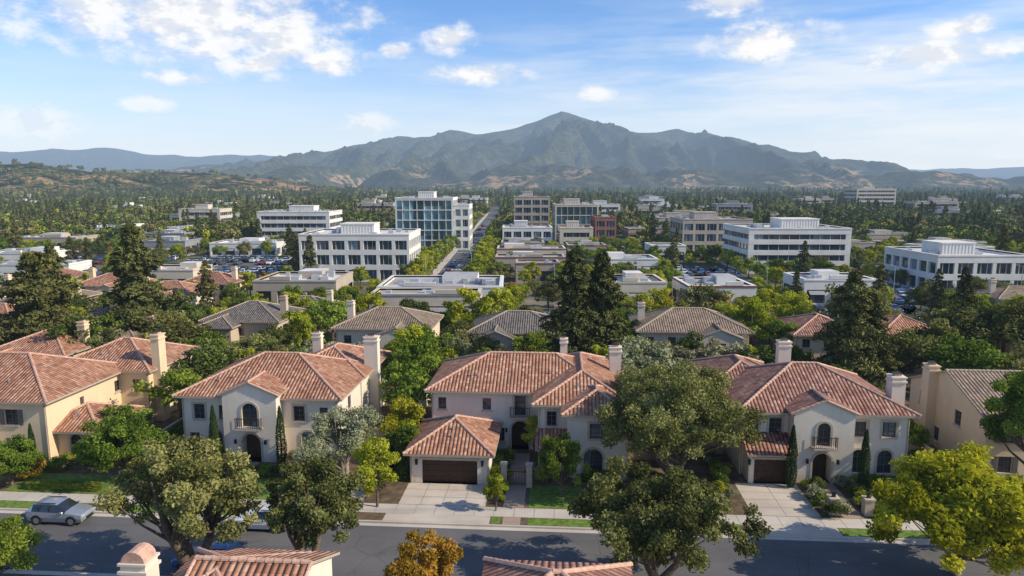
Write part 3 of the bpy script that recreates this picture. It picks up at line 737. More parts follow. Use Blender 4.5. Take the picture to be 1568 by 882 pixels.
def broad(name,seed,H,R,base,nc,nleaf,leaf,mats,trunks=1,cr=(.16,.30),limbs=True,flat=.75,asp=.6,tr=.035,inner=.3):
    b=TB(seed); r=b.r
    zc=(base+H)/2; c=(H-base)/2
    ph=r.uniform(0,6.28,3)
    C=[];Rr=[]
    tries=0
    while len(C)<nc and tries<nc*30:
        tries+=1
        d=rdir(r,1)[0]; az=math.atan2(d[1],d[0])
        if d[2]<-.6: continue
        k=1+.18*math.sin(2*az+ph[0])+.13*math.sin(3*az+ph[1])+.13*math.sin(5*az+ph[2]+3*d[2])
        rad=r.uniform(inner,1)**.55
        rc=R*r.uniform(*cr)
        kz=1+.12*math.sin(4*az+ph[1])
        p=d*rad*np.array([R*k-rc*.6,R*k-rc*.6,(c-rc*.4)*kz]); p[2]+=zc
        C.append(p);Rr.append(rc)
    C=np.array(C);Rr=np.array(Rr)
    w=Rr**2/np.sum(Rr**2); cnt=np.maximum(4,(w*nleaf).astype(int))
    idx=np.repeat(np.arange(len(C)),cnt); N=len(idx)
    d=rdir(r,N); rr=r.uniform(0,1,N)**.45
    sc=Rr[idx][:,None]*np.array([1,1,flat])
    P=C[idx]+d*rr[:,None]*sc
    P+=r.normal(size=P.shape)*R*.016
    out=P-np.array([0,0,zc-c*.3]); out/=np.linalg.norm(out,axis=1)[:,None]+1e-9
    ct=r.uniform(0.,1.,len(C)); tint=ct[idx]*.6+r.uniform(0,.4,N)
    b.leaves(P,leaf,tint,out*.5+d*.5+np.array([0,0,.3]),.9,asp)
    r0=H*tr
    for k in range(trunks):
        off=np.array([r.uniform(-.25,.25),r.uniform(-.25,.25),0])*(trunks>1)
        a0=6.28*k/trunks+r.uniform(-.4,.4)
        lean=np.array([math.cos(a0),math.sin(a0),0])*R*(.34 if trunks>1 else .08)
        top=lean+np.array([0,0,base+c*.35]); 
        b.tube([off-[0,0,.1],off+lean*.25+[0,0,base*.45],off*.5+lean*.6+[0,0,base*.9],top,lean*1.5+[0,0,zc+c*.4]],[r0*1.25,r0,r0*.8,r0*.6,r0*.15],8 if limbs else 5)
        if limbs:
            sel=r.choice(len(C),min(len(C),max(5,int(nc*.5/trunks)+6)),replace=False)
            for i in sel:
                if trunks>1 and np.dot(C[i][:2],lean[:2])<-.15*R*R*.3: continue
                f=r.uniform(.0,.6); st=off*.5+lean*.6+np.array([0,0,base*.9]); st=st*(1-f)+top*f
                mid=(st+C[i])/2+r.normal(size=3)*R*.05; mid[2]-=R*.02
                b.tube([st,st*.6+mid*.4+r.normal(size=3)*.02*R,mid,C[i]],[r0*.42,r0*.3,r0*.2,r0*.06],5)
    return b.mesh(name,mats)
def conifer(name,seed,H,R,nb,per,leaf,mats,base=.08,droop=.25,pw=.8):
    b=TB(seed); r=b.r
    b.tube([(0,0,0),(0,0,H*.5),(0,0,H*.98)],[H*.022,H*.013,.02],7)
    t=np.sort(r.uniform(base,1,nb)**1.05); az=np.arange(nb)*2.4+r.uniform(-.5,.5,nb)
    L=R*((1-t)**pw)*r.uniform(.5,1.15,nb)*(1+.3*np.sin(t*22+r.uniform(0,6)))+.3
    L=np.where(t<.2,L*(.6+2*t),L)
    P=[];O=[];ti=[]
    for i in range(nb):
        n=max(6,int(per*(L[i]/R+.25))); f=r.uniform(.1,1,n)**.7
        dx,dy=math.cos(az[i]),math.sin(az[i]); l=L[i]*f
        wv=r.normal(size=n)*.18*L[i]*(1.1-f*.6)
        z=t[i]*H-droop*l*l/max(L[i],.1)+.15*l*.4+r.normal(size=n)*.10*(.4+L[i]*.3)
        P.append(np.stack([dx*l-dy*wv,dy*l+dx*wv,z],1)); O.append(np.tile([dx*.6,dy*.6,.7],(n,1))); ti.append(np.full(n,r.uniform(.0,1.))*.5+r.uniform(0,.3,n)+.2*f)
        if i%4==0 and L[i]>.8: b.tube([(0,0,t[i]*H),(dx*L[i]*.5,dy*L[i]*.5,t[i]*H-droop*L[i]*.15),(dx*L[i]*.9,dy*L[i]*.9,t[i]*H-droop*L[i]*.7)],[.07,.04,.01],4)
    b.leaves(np.concatenate(P),leaf,np.concatenate(ti),np.concatenate(O),.8,.4)
    return b.mesh(name,mats)
def cypress(name,seed,H,R,n,leaf):
    b=TB(seed); r=b.r; b.tube([(0,0,0),(0,0,H*.5),(0,0,H*.9)],[.12,.08,.02],6)
    z=r.uniform(.03,1,n); a=r.uniform(0,6.28,n); prof=R*np.sin(np.pi*np.clip(z,.0,1)**.55)**.6*(1+.12*np.sin(a*3+z*14))
    rr=prof*r.uniform(.3,1,n)**.35; P=np.stack([np.cos(a)*rr,np.sin(a)*rr,z*H],1)
    O=np.stack([np.cos(a),np.sin(a),np.full(n,.6)],1); b.leaves(P,leaf,r.uniform(0,1,n),O,.8,.4); return b.mesh(name,['cyp','bark'])
def hedge(name,seed,n,leaf,mat):
    b=TB(seed); r=b.r; P=r.uniform(-.5,.5,(n,3)); ax=r.randint(0,3,n); sg=r.choice([-.5,.5],n)
    P[np.arange(n),ax]=sg*r.uniform(.8,1.05,n); P[:,2]=np.abs(P[:,2]+.5); b.leaves(P,leaf,r.uniform(0,1,n)); b.tube([(0,0,0),(0,0,.4)],[.05,.03],4)
    return b.mesh(name,[mat,'bark'])
def put(name,me,x,y,rz=None,s=1.,sz=None,z=.1,sx=None):
    o=bpy.data.objects.new(name,me); o.location=(x,y,z); o.rotation_euler=(0,0,rnd.uniform(0,6.28) if rz is None else rz)
    o.scale=(sx or s,sx or s,sz or s); col.objects.link(o); return o

# hero trees
OK1=broad('oak_a',3,10.2,5.2,3.2,100,31000,.23,['oak','bark'],3,(.09,.17),inner=.2)
OK2=broad('oak_b',8,8.5,4.0,3.0,72,21000,.22,['oak','bark'],2,(.10,.19),inner=.2)
OK3=broad('oak_c',21,8.2,5.4,1.8,125,40000,.23,['oak','bark'],3,(.09,.17),inner=.15)
OK4=broad('oak_d',34,10.6,7.5,2.2,200,64000,.25,['oak','bark'],3,(.08,.16),inner=.15)
SY=broad('sycamore',41,8.0,6.0,.6,120,44000,.30,['yellow','barkl'],1,(.10,.19),inner=.2)
put('oak_tree',OK1,-21.0,42.4,.3); put('oak_tree',OK2,-13.1,42.2,1.1)
put('oak_tree',OK3,9.4,41.6,2.0); put('oak_tree',OK4,14.4,58.6,.7)
put('sycamore_tree',SY,30.0,43.6,.5)
GR=broad('green_tree',52,6.5,3.8,1.0,60,18000,.24,['green','bark'],1,(.14,.25),inner=.2)
GR2=broad('green_tree_tall',53,12.5,4.6,2.5,70,26000,.28,['green','bark'],1,(.12,.22))
OLV=broad('olive_tree_mesh',54,7,3.9,1.4,70,22000,.19,['olive','barkl'],2,(.12,.22),inner=.2)
YG=broad('young_tree',55,6,1.75,1.4,36,8000,.19,['lime','bark'],1,(.2,.34),tr=.014)
OR=broad('autumn_tree',56,4.9,2.4,1.2,44,10000,.2,['orange','bark'],1,(.15,.27))
put('olive_tree',OLV,-15.0,58.3); put('shade_tree',GR,-34.2,58.6); put('shade_tree',GR,-43.8,57.5,s=.72)
put('young_tree',YG,-11.0,53.3,s=1.03,sx=1.2); put('young_tree',YG,-1.3,52.6,s=.55,sx=.6); put('shade_tree',GR,4.1,55.4,s=.85,sx=.62)
put('autumn_tree',OR,-5.4,39.6); put('shade_tree',GR2,43.6,54.5,s=.97); put('shade_tree',GR,-33.4,41.8,s=.8)
put('young_tree',YG,2.2,63,s=.8); put('young_tree',YG,-9.8,62.5,s=.75)
CY=cypress('cypress_mesh',5,5.8,.48,7000,.13)
for (x,y,s) in((-28.6,60.0,1.),(-22.3,60.2,1.),(-45,58.0,.75),(23.6,58.6,.98),(29.6,58.4,.95),(3.6,61.0,.6),(-28.9,80,1.1)):
    wx,wy=L2W(x,y); put('cypress_tree',CY,wx,wy,s=s)
RW1=conifer('redwood_a',61,18,4.6,280,130,.55,['conif','bark'],pw=.6)
RW2=conifer('redwood_b',62,17,4.0,260,120,.55,['conif','bark'],pw=.55)
PN=conifer('pine_a',63,16,6.2,200,150,.6,['conif','bark'],base=.15,droop=.1,pw=.45)
put('redwood_tree',RW1,7.7,86,s=1.0); put('redwood_tree',RW2,11.6,88,s=1.03); put('pine_tree',PN,-66,95,s=1.06); put('redwood_tree',RW2,-59.5,108,s=1.18,sx=1.35)
put('redwood_tree',RW1,41.5,83,s=.88,sx=1.0); put('redwood_tree',RW1,-79,118,s=.9); put('redwood_tree',RW2,-50,84,s=.5); put('redwood_tree',RW1,45.5,86,s=.7)
MO=[broad('mid_oak_%d'%i,70+i,9,4.6,1.8,44,5200,.45,['oak','bark'],1,(.16,.30),limbs=(i==0)) for i in range(2)]
MG=[broad('mid_green_%d'%i,75+i,9,4.3,1.8,42,5200,.45,['green','bark'],1,(.16,.30),limbs=False) for i in range(2)]
ML=[broad('mid_lime_%d'%i,80+i,9,3.9,1.8,38,4600,.45,['lime','bark'],1,(.16,.30),limbs=False) for i in range(2)]
MD=[broad('mid_dark_%d'%i,85+i,9,4.6,1.2,44,5200,.45,['dark','bark'],1,(.16,.30),limbs=False) for i in range(2)]
MC=[conifer('mid_conifer_%d'%i,90+i,16,3.6,110,50,.85,['conif','bark'],pw=.6) for i in range(2)]
MOR=[broad('mid_autumn',95,7,3.2,1.4,28,3500,.42,['orange','bark'],1,(.2,.34),limbs=False)]
MOL=[broad('mid_olive',96,7,3.6,1.2,40,5000,.36,['olive','barkl'],1,(.16,.3),limbs=False)]
SH=[broad('shrub_%s'%k,100+i,1.3,.85,.05,14,1300,.15,[k,'bark'],1,(.3,.5),limbs=False) for i,k in enumerate(['green','lime','olive','dark','orange'])]
kinds={'o':('oak_tree',MO),'g':('shade_tree',MG),'l':('street_tree',ML),'d':('evergreen_tree',MD),'c':('conifer_tree',MC),'a':('autumn_tree',MOR),'v':('olive_tree',MOL)}
placed=[]
def mt(k,x,y,hgt,wd=None):
    nm,ms=kinds[k]; me=rnd.choice(ms); H0={'c':16,'a':7,'v':7}.get(k,9.); R0={'c':3.6,'a':3.2,'v':3.6,'g':4.3,'l':3.9}.get(k,4.6)
    s=hgt/H0; put(nm,me,x,y,sz=s,sx=(wd/2/R0 if wd else s*rnd.uniform(.85,1.1))); placed.append((x,y))
for q in [('g',-10.5,72,7.5,7),('l',-10.8,66,5.5,4.5),('g',-11.5,80,9,8),('l',-13,86,8.5,8),('g',-9.8,61.8,4.2,3.2),('g',-36,72,7,7),('d',-37,80,8,8),('o',-33,88,7,9),('g',-38.5,66,5,5),('v',-25,86,6.5,9),('v',-19,87,6,9),
 ('g',-3,84,6,7),('v',16,82,8,9),('v',13.5,75,8,8),('l',10.8,82,7,5),('g',15,68,6,6),('v',20,84,7,8),('v',26,85,7,9),('d',31,84,6.5,9),('g',37.5,76,6,6),('g',38.0,64,4,4),('o',45,86,7,9),('o',51,88,8,10),('g',57,84,8,10),('o',60,92,10,11),
 ('o',-52,96,9.5,12),('o',-46,92,8,10),('d',-57,90,9,9),('l',-80,88,6,5),('g',-75,84,7,7),('g',-41,92,7,8),('l',-32,101,8,6),('l',-7,112,9.5,9),('l',-2,113,9.5,8),('l',25,116,9,8),('o',33,117,9.5,10),('l',37,105,9.5,7.5),('l',34.5,108,8,6),('o',54,108,11,12),('l',47,113,9,8),('g',-30,113,8,8),('l',-24,118,8,7),
 ('o',66,90,11,12),('o',72,96,10,11),('o',60,76,8,9),('l',-33,84,6,4),('g',-30,92,5,6),('g',3,96,6,6),('g',-12.5,95,7,7),('g',11.5,97,6,7),('g',14,110,8,8),('g',-62,106,7,8),('d',-55,112,9,8),('l',-38,118,8,7),('l',-43,117,7,6),('g',-74,100,6,8),('g',-84,108,8,9)]: mt(*q)
rects+= [(-62,-36,52,82),(-35,-11,52,82),(-11,12,52,80),(17,36,52,80),(36,59,50,80)]
def free(x,y,pad=0):
    for a,b,c,d in rects:
        if a-pad<x<b+pad and c-pad<y<d+pad: return False
    return True
grid={}
def near(x,y,r):
    ix,iy=int(x//8),int(y//8)
    for i in(-1,0,1):
        for j in(-1,0,1):
            for p in grid.get((ix+i,iy+j),()):
                if abs(p[0]-x)<r and abs(p[1]-y)<r: return True
    return False
def gadd(x,y): grid.setdefault((int(x//8),int(y//8)),[]).append((x,y))
for p in placed: gadd(*p)
n=0
for _ in range(14000):
    y=rnd.uniform(84,288); x=rnd.uniform(-.84,.84)*y+rnd.uniform(-6,6)
    if not free(x,y) : continue
    if near(x,y,4.0 if y<150 else 4.5): continue
    k=rnd.choice('gggllldddoooocav' if y<128 else 'gggglllllldooooagllc')
    if k=='c' and abs(x)<50: continue
    hh={'c':rnd.uniform(8,14),'a':rnd.uniform(4,6),'v':rnd.uniform(5,7)}.get(k,rnd.uniform(4.0,8.2))
    if y<125 and k!='c': hh*=.85
    if y>128 and k!='c': hh*=.82
    mt(k,x,y,hh); gadd(x,y); n+=1
    if n>1000: break
for y in range(176,420,7):
    for xx in(-24.2,-9.8):
        if rnd.random()<.9: mt('l' if rnd.random()<.75 else 'g',xx+rnd.uniform(-.5,.5),y+rnd.uniform(-1.5,1.5),rnd.uniform(5.5,8.),6)
print('mid trees',n,time.time()-T0)

def gn_scatter(name,meshes,pts):
    for vi,me in enumerate(meshes):
        sub=[p for p in pts if p[5]==vi]
        if not sub: continue
        src=bpy.data.objects.new(name+'_source',me)
        pm=bpy.data.meshes.new(name); pm.vertices.add(len(sub)); pm.vertices.foreach_set('co',np.array([p[:3] for p in sub],np.float32).ravel())
        a=pm.attributes.new('scl','FLOAT','POINT'); a.data.foreach_set('value',np.array([p[3] for p in sub],np.float32))
        a=pm.attributes.new('rot','FLOAT','POINT'); a.data.foreach_set('value',np.array([p[4] for p in sub],np.float32))
        pm.update(); o=bpy.data.objects.new(name,pm); col.objects.link(o)
        ng=bpy.data.node_groups.new('scatter','GeometryNodeTree')
        ng.interface.new_socket('Geometry',in_out='INPUT',socket_type='NodeSocketGeometry'); ng.interface.new_socket('Geometry',in_out='OUTPUT',socket_type='NodeSocketGeometry')
        N_=ng.nodes; gi=N_.new('NodeGroupInput'); go=N_.new('NodeGroupOutput'); ip=N_.new('GeometryNodeInstanceOnPoints'); oi=N_.new('GeometryNodeObjectInfo')
        oi.inputs['Object'].default_value=src
        na=N_.new('GeometryNodeInputNamedAttribute'); na.data_type='FLOAT'; na.inputs[0].default_value='scl'
        nb=N_.new('GeometryNodeInputNamedAttribute'); nb.data_type='FLOAT'; nb.inputs[0].default_value='rot'
        cx=N_.new('ShaderNodeCombineXYZ'); lk=ng.links
        lk.new(nb.outputs['Attribute'],cx.inputs[2]); lk.new(gi.outputs[0],ip.inputs['Points']); lk.new(oi.outputs['Geometry'],ip.inputs['Instance'])
        lk.new(cx.outputs[0],ip.inputs['Rotation']); lk.new(na.outputs['Attribute'],ip.inputs['Scale']); lk.new(ip.outputs[0],go.inputs[0])
        md=o.modifiers.new('scatter','NODES'); md.node_group=ng
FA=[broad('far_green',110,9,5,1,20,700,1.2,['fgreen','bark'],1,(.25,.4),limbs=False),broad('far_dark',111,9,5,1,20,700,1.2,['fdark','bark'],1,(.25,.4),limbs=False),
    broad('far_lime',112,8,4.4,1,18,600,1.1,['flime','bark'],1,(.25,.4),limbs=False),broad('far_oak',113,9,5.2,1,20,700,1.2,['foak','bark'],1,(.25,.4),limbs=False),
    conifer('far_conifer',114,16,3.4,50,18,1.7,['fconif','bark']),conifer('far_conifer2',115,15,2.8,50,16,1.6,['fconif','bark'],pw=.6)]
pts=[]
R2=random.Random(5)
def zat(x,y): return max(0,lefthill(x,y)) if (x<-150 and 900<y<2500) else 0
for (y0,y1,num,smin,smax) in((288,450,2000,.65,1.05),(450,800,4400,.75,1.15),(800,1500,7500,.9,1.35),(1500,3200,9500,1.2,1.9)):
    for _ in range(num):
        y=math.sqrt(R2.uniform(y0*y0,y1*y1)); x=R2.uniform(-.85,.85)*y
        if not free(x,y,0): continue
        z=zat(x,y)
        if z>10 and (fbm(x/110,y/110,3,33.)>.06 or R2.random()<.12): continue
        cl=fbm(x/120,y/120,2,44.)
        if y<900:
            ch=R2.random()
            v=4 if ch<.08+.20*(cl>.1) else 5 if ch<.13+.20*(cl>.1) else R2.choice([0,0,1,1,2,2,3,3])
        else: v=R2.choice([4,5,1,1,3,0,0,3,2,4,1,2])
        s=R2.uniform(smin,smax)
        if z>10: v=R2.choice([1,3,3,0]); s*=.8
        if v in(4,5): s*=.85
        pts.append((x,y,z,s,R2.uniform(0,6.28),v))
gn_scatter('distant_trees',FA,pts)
print('far',len(pts),time.time()-T0)

def shrub(x,y,s,k=None):
    wx,wy=L2W(x,y); i=rnd.randrange(4) if k is None else k
    put('shrub',SH[i],wx,wy,s=s*rnd.uniform(.8,1.2),z=.08)
lines=[(-9.9,57.0,-9.9,64),(-2.2,57.5,-2.2,64),(-1.6,54,-1.4,64),(1.3,57.8,1.4,61),(1.5,59.0,9.5,58.6),(-33,61.6,-28.6,61.6),(-22.3,61.6,-17.5,61.6),(-58,58.8,-52,57),(-50,58.6,-41,59.6),(-46,57,-34,60),
(-34,57.8,-18,57.8),(24.9,58.5,26,58.6),(27.8,58.8,36,60.4),(28.2,55,29,58.5),(24.8,54,25.4,58.5),(25,53.6,26,53.6),(30,57,41,58),(10,56,18,57),(8,54.5,17,54.3),(36.6,62,39.6,72),(-12.2,54,-12,62),(-36.5,58,-36,70),(17.9,56,18,66),(5.6,54,12,56.8)]
for a,b,c,d in lines:
    L=math.hypot(c-a,d-b); k=max(2,int(L/1.05))
    for i in range(k): t=(i+.5)/k; shrub(a+(c-a)*t+rnd.uniform(-.3,.3),b+(d-b)*t+rnd.uniform(-.35,.35),rnd.uniform(.6,1.15))
for x,y,k in((-44.5,55.5,4),(-43.6,56,4),(-30,56,4),(36,57,4),(-18,56,4)): shrub(x,y,1.3,k)
HG=hedge('hedge_mesh',7,5000,.11,'green')
for x,y,sx,sy,sz,in((-13.2,66,.8,10,1.6),(-35,67,.8,9,1.8),(31,58.9,4.5,.7,.9),(25.3,56.2,1.,1.8,.7),(-2.0,60.8,.7,5,1.0),(-10.35,59.8,.8,4.5,1.3),(28.8,54.2,.8,2,.7),(-39,53.8,6,.7,.7)):
    wx,wy=L2W(x,y); o=put('hedge',HG,wx,wy,rz=-A4); o.scale=(sx,sy,sz)
# ---------------------------------------------------------------- cars
M['tyre']=simple('tyre',(.02,.02,.02)); M['rim']=simple('wheel_rim',(.4,.4,.42),rough=.3,metal=.8)
M['cglass']=simple('car_glass',(.02,.025,.03),rough=.05,spec=.9); M['lamp']=simple('headlamp_lens',(.6,.6,.6),rough=.1); M['tail']=simple('tail_lamp',(.3,.01,.01),rough=.2)
def carpaint(nm,c,met=.3):
    m,n=new_mat(nm); p=n.new('ShaderNodeBsdfPrincipled'); g=n.new('ShaderNodeNewGeometry')
    n.put(p.inputs['Base Color'],n.ramp(n.noise(g.outputs['Position'],1.5,2),[(.3,tuple(x*.93 for x in c)),(.7,c)]))
    p.inputs['Roughness'].default_value=.3; p.inputs['Metallic'].default_value=met; p.inputs['Coat Weight'].default_value=.8; p.inputs['Coat Roughness'].default_value=.05
    return finish(m,n,p.outputs[0],False)
paints=[carpaint('paint_silver',(.42,.45,.48),.5),carpaint('paint_white',(.75,.75,.75),0),carpaint('paint_blue',(.05,.13,.30)),carpaint('paint_black',(.02,.02,.025)),carpaint('paint_red',(.28,.03,.03)),carpaint('paint_gray',(.18,.19,.2),.5)]
ST=[(-2.32,.42,.55,.68,.70,.70,.5),(-2.2,.26,.55,.82,.86,.86,.68),(-1.75,.24,.6,.90,.97,.91,.74),(-1.15,.24,.62,.96,1.06,.93,.76),(-.95,.24,.62,.98,1.10,.93,.76),(-.25,.24,.62,1.02,1.55,.93,.66),(.35,.24,.62,1.03,1.62,.93,.67),(1.1,.24,.62,1.05,1.60,.93,.66),(1.75,.24,.62,1.07,1.52,.92,.63),(2.15,.28,.62,1.06,1.14,.89,.68),(2.3,.4,.62,.95,.98,.80,.6)]
def carmesh(i,sub):
    m=MB(); rings=[]
    for (x,zb,zm,ze,zt,w,wt) in ST:
        rings.append([(x,-w*.9,zb),(x,-w,zm),(x,-w*.97,ze),(x,-wt,zt),(x,0,zt+.03),(x,wt,zt),(x,w*.97,ze),(x,w,zm),(x,w*.9,zb)])
    nS=len(ST)
    V=[p for r in rings for p in r]; m.v=V
    for k in range(nS-1):
        for j in range(9):
            a,b=k*9+j,k*9+(j+1)%9; c,d=(k+1)*9+(j+1)%9,(k+1)*9+j
            mi=0
            if j in(2,5) and 4<=k<=7 : mi=1
            if j in(3,4) and k in(4,8): mi=1
            if j==8: mi=2
            m.f.append((a,b,c,d)); m.m.append(mi); m.uv.append(None)
    m.f.append(tuple(range(9))); m.m.append(0); m.uv.append(None)
    m.f.append(tuple(range((nS-1)*9,nS*9))); m.m.append(0); m.uv.append(None)
    for wx in(-1.42,1.38):
        for sy in(-1,1):
            n=18; yo=sy*.95; yi=sy*.70
            for (r,ya,yb,mi) in((.36,yi,yo,2),(.23,yo,yo+sy*.012,3)):
                A=[(wx+r*math.cos(t*2*math.pi/n),ya,.36+r*math.sin(t*2*math.pi/n)) for t in range(n)]; B=[(p[0],yb,p[2]) for p in A]
                for t in range(n): u=(t+1)%n; m.poly([A[t],A[u],B[u],B[t]],mi)
                m.poly(B,mi)
            A=[(wx+.44*math.cos(t*math.pi/n),sy*.938,.36+.44*math.sin(t*math.pi/n)) for t in range(n+1)]; m.poly(A,2)
    for sy in(-1,1):
        m.box(-2.27,-2.12,sy*.62-.16,sy*.62+.16,.66,.80,4); m.box(2.18,2.30,sy*.68-.12,sy*.68+.12,.8,1.0,5)
        m.box(-.85,-.65,sy*1.0-.09,sy*1.0+.09,1.0,1.14,0); m.box(-.1,1.5,sy*.6-.02,sy*.6+.02,1.63,1.68,2)
        for xx in(.3,1.15): m.box(xx-.04,xx+.04,sy*.80-.07,sy*.80+.075,1.07,1.5,2)
        m.box(-.3,.2,sy*.945-.008,sy*.945+.008,.84,.87,3); 
    m.box(-2.34,-2.2,-.4,.4,.42,.6,2)
    me=bpy.data.meshes.new('car_body'); me.from_pydata(m.v,[],m.f); me.polygons.foreach_set('material_index',m.m)
    for q in[paints[i],M['cglass'],M['tyre'],M['rim'],M['lamp'],M['tail']]: me.materials.append(q)
    me.update(); return me
CM=[carmesh(i,0) for i in range(6)]
def car(x,y,rz,i,z=.02): return put('parked_car',CM[i],x,y,rz=rz,z=z)
for x,y,i,f in((-35.4,48.75,0,math.pi),(-18.9,48.8,1,0),(-20.4,43.0,2,0),(-60,48.7,3,0),(52,48.7,5,0)):
    wx,wy=L2W(x,y); car(wx,wy,-A4+f,i)
for a,b,c,d,k in lots:
    yy=c+2.6
    while yy<d-2:
        xx=a+1.6
        while xx<b-1:
            if rnd.random()<.72: car(xx,yy,math.pi/2*rnd.choice([1,-1]),rnd.choice([0,1,1,1,2,3,3,4,5,5]),.025)
            xx+=2.75
        yy+=6.2 if int(yy)%2 else 7.2
for i in range(14):
    s=rnd.choice([-1,1]); car(-17+s*2.2,rnd.uniform(180,450),math.pi/2*s,rnd.randrange(6))
for i in range(16): car(-140+i*18+rnd.uniform(-5,5),165+rnd.choice([0,4.]),rnd.choice([0,math.pi]),rnd.randrange(6))
def lamp(x,y,hgt=7.5,rz=0):
    e=empty('street_lamp',(x,y,.02),rz); m=MB(); m.cyl((0,0),.16,.14,0,.5,10); m.cyl((0,0),.09,.05,.5,hgt,8); m.build('pole',['metal'],e)
    m=MB(); m.box(0,1.7,-.03,.03,hgt-.15,hgt-.07); m.box(1.4,2.1,-.13,.13,hgt-.12,hgt+.02); m.build('arm',['metal'],e)
for y in range(180,420,30): lamp(-22.6,y); lamp(-11.4,y+14,rz=math.pi)
for x in(-100,-70,-45,10,40,60,90,120): lamp(x,161.5,rz=math.pi/2)
for x,y in((25.4,53.9),(28.1,53.9)):
    wx,wy=L2W(x,y); e=empty('gate_pillar',(wx,wy,.12),-A4); m=MB(); m.box(-.35,.35,-.35,.35,0,1.3,0); m.box(-.42,.42,-.42,.42,1.3,1.42,0); m.box(-.12,.12,-.12,.12,1.42,1.8,1); m.box(-.17,.17,-.17,.17,1.8,1.86,1); m.build('pillar',['stone','iron'],e)
wx,wy=L2W(-.1,57.2); e=empty('garden_gate',(wx,wy,.12),-A4); m=MB()
for s in(-1,1): m.box(s*1.1-.25,s*1.1+.25,-.25,.25,0,2.0,0); m.box(s*1.1-.31,s*1.1+.31,-.31,.31,2.0,2.12,0)
for i in range(13): m.box(-.82+i*.136,-.79+i*.136,-.02,.01,.1,1.5+.25*math.sin(math.pi*i/12),1)
m.box(-.85,.85,-.03,.02,.2,.25,1); m.box(-.85,.85,-.03,.02,1.3,1.35,1); m.build('gate',['stone','iron'],e)
def gwall(x0,y0,x1,y1,hh=1.7):
    m=MB(); a=L2W(x0,y0); b=L2W(x1,y1); d=Vector((b[0]-a[0],b[1]-a[1],0)); nrm=Vector((-d.y,d.x,0)).normalized()
    A=Vector((*a,.1)); B=Vector((*b,.1)); 
    for t,z0,z1 in((.1,0,hh),(.15,hh,hh+.08)):
        o=nrm*t; P=[A-o,B-o,B+o,A+o]; lo=[p+Vector((0,0,z0)) for p in P]; hi=[p+Vector((0,0,z1)) for p in P]
        for i in range(4): j=(i+1)%4; m.poly([lo[i],lo[j],hi[j],hi[i]])
        m.poly(hi)
    m.build('garden_wall',['stuccoD'])
for q in((-12.2,63,-12.2,90),(-36,64,-36,90),(14,62,14,92),(38,64,38,92),(-90,91,90,91),(-12,63,-9.2,63),(-17,66,-12.4,66),(10,64,14,64),(14.2,66,19.6,66),(35,66,38,66)): gwall(*q)

# ---------------------------------------------------------------- sky, sun
SUN_AZ=math.radians(103); SUN_EL=math.radians(34)
w=bpy.data.worlds.new('World'); scene.world=w; w.use_nodes=True; w.node_tree.nodes.clear(); n=NT(w.node_tree)
sky=n.new('ShaderNodeTexSky',sky_type='NISHITA'); sky.sun_disc=False; sky.sun_elevation=SUN_EL; sky.sun_rotation=SUN_AZ
sky.air_density=1.; sky.dust_density=.6; sky.ozone_density=1.6; sky.altitude=50
tc=n.new('ShaderNodeTexCoord'); D=n.vmath('NORMALIZE',tc.outputs['Generated'])
sp=n.new('ShaderNodeSeparateXYZ'); n.l.new(D,sp.inputs[0])
az=n.math('ARCTAN2',sp.outputs[0],sp.outputs[1]); el=n.math('ARCSINE',sp.outputs[2])
cb=n.new('ShaderNodeCombineXYZ'); n.l.new(az,cb.inputs[0]); n.l.new(el,cb.inputs[1]); AE=cb.outputs[0]
cl=[(-.43,.210,.20,.054),(-.52,.228,.12,.035),(-.31,.192,.09,.036),(-.0868,.198,.035,.018),(.3406,.1837,.066,.025),(.5442,.1525,.085,.016),(-.0447,.1522,.06,.013),(-.253,.164,.042,.018),(-.3404,.156,.042,.018),
(.2975,.238,.05,.018),(-.4736,.102,.030,.009),(-.594,.073,.045,.018),(.1167,.127,.022,.010),(.5548,.1838,.032,.011),(-.1585,.1824,.022,.009),(-.44,.135,.035,.009),(-.20,.085,.04,.014)]
mind=None
for a,e_,ra,re in cl:
    v=n.vmath('MULTIPLY',n.vmath('SUBTRACT',AE,(a,e_,0)),(1/ra,1/re,0)); d=n.vmath('LENGTH',v)
    mind=d if mind is None else n.math('SMOOTH_MIN',mind,d,.25)
sc=n.vmath('MULTIPLY',AE,(1,1.7,1))
nz=n.noise(sc,22,6,.6); nz2=n.noise(n.vmath('ADD',sc,(.016,.026,0)),22,3,.58)
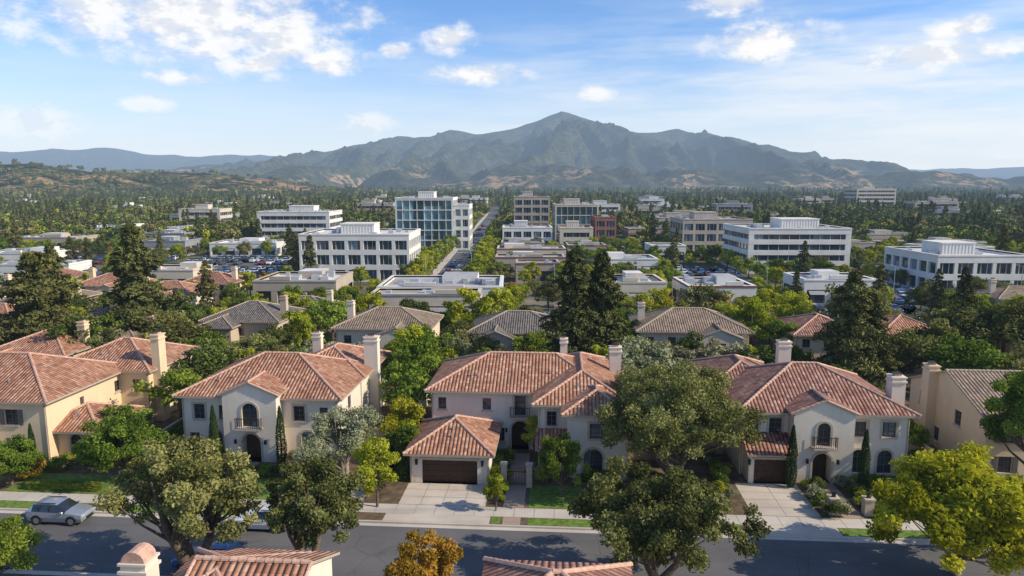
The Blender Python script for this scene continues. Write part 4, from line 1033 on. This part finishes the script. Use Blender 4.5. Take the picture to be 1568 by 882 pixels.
dens=n.math('ADD',n.math('SUBTRACT',1.22,mind),n.math('MULTIPLY',n.math('SUBTRACT',nz,.5),2.9))
cm=n.mrange(dens,-.2,1.0)
cm=n.math('MULTIPLY',cm,n.mrange(mind,1.0,1.9,1,0))
cm=n.math('MULTIPLY',cm,n.mrange(el,.05,.16,.35,.95))
ci=n.noise(n.vmath('MULTIPLY',AE,(1.3,9,1)),2.6,4,.6)
cim=n.math('MULTIPLY',n.mrange(ci,.34,.66,0,.85),n.mrange(az,-.25,.5,.25,1.))
cim=n.math('MULTIPLY',cim,n.mrange(el,.26,.14,.15,1.))
hz=n.mrange(el,.0,.22,.92,0.)
skyc=n.mix(1.,sky.outputs[0],(1.04,1.36,1.80),'MULTIPLY')
c=n.mix(hz,skyc,(7.6,8.2,9.0))
c=n.mix(cim,c,(8.3,8.8,9.4))
shade=n.mrange(n.math('SUBTRACT',nz,nz2),-.09,.07,0,1)
c=n.mix(cm,c,n.mix(shade,(7.7,8.0,8.6),(9.8,9.7,9.6)))
bg=n.new('ShaderNodeBackground'); n.l.new(c,bg.inputs[0]); bg.inputs[1].default_value=.104
o=n.new('ShaderNodeOutputWorld'); n.l.new(bg.outputs[0],o.inputs[0])
sd=Vector((math.sin(SUN_AZ)*math.cos(SUN_EL),math.cos(SUN_AZ)*math.cos(SUN_EL),math.sin(SUN_EL)))
L=bpy.data.lights.new('sun','SUN'); L.energy=5.; L.angle=math.radians(.5); L.color=(1.,.885,.70)
lo=bpy.data.objects.new('sun',L); lo.rotation_euler=sd.to_track_quat('Z','Y').to_euler(); col.objects.link(lo); lo.location=(100,0,100)
# ---------------------------------------------------------------- camera
cam=bpy.data.cameras.new('camera'); co=bpy.data.objects.new('camera',cam); col.objects.link(co)
cam.sensor_width=36; cam.lens=36*1060/1568; cam.clip_end=60000; cam.clip_start=.5
co.location=(0,0,26); co.rotation_euler=(math.radians(90-8.37),0,0); scene.camera=co
scene.view_settings.view_transform='Standard'; scene.view_settings.look='None'; scene.view_settings.exposure=0; scene.view_settings.gamma=1
print('total',time.time()-T0)
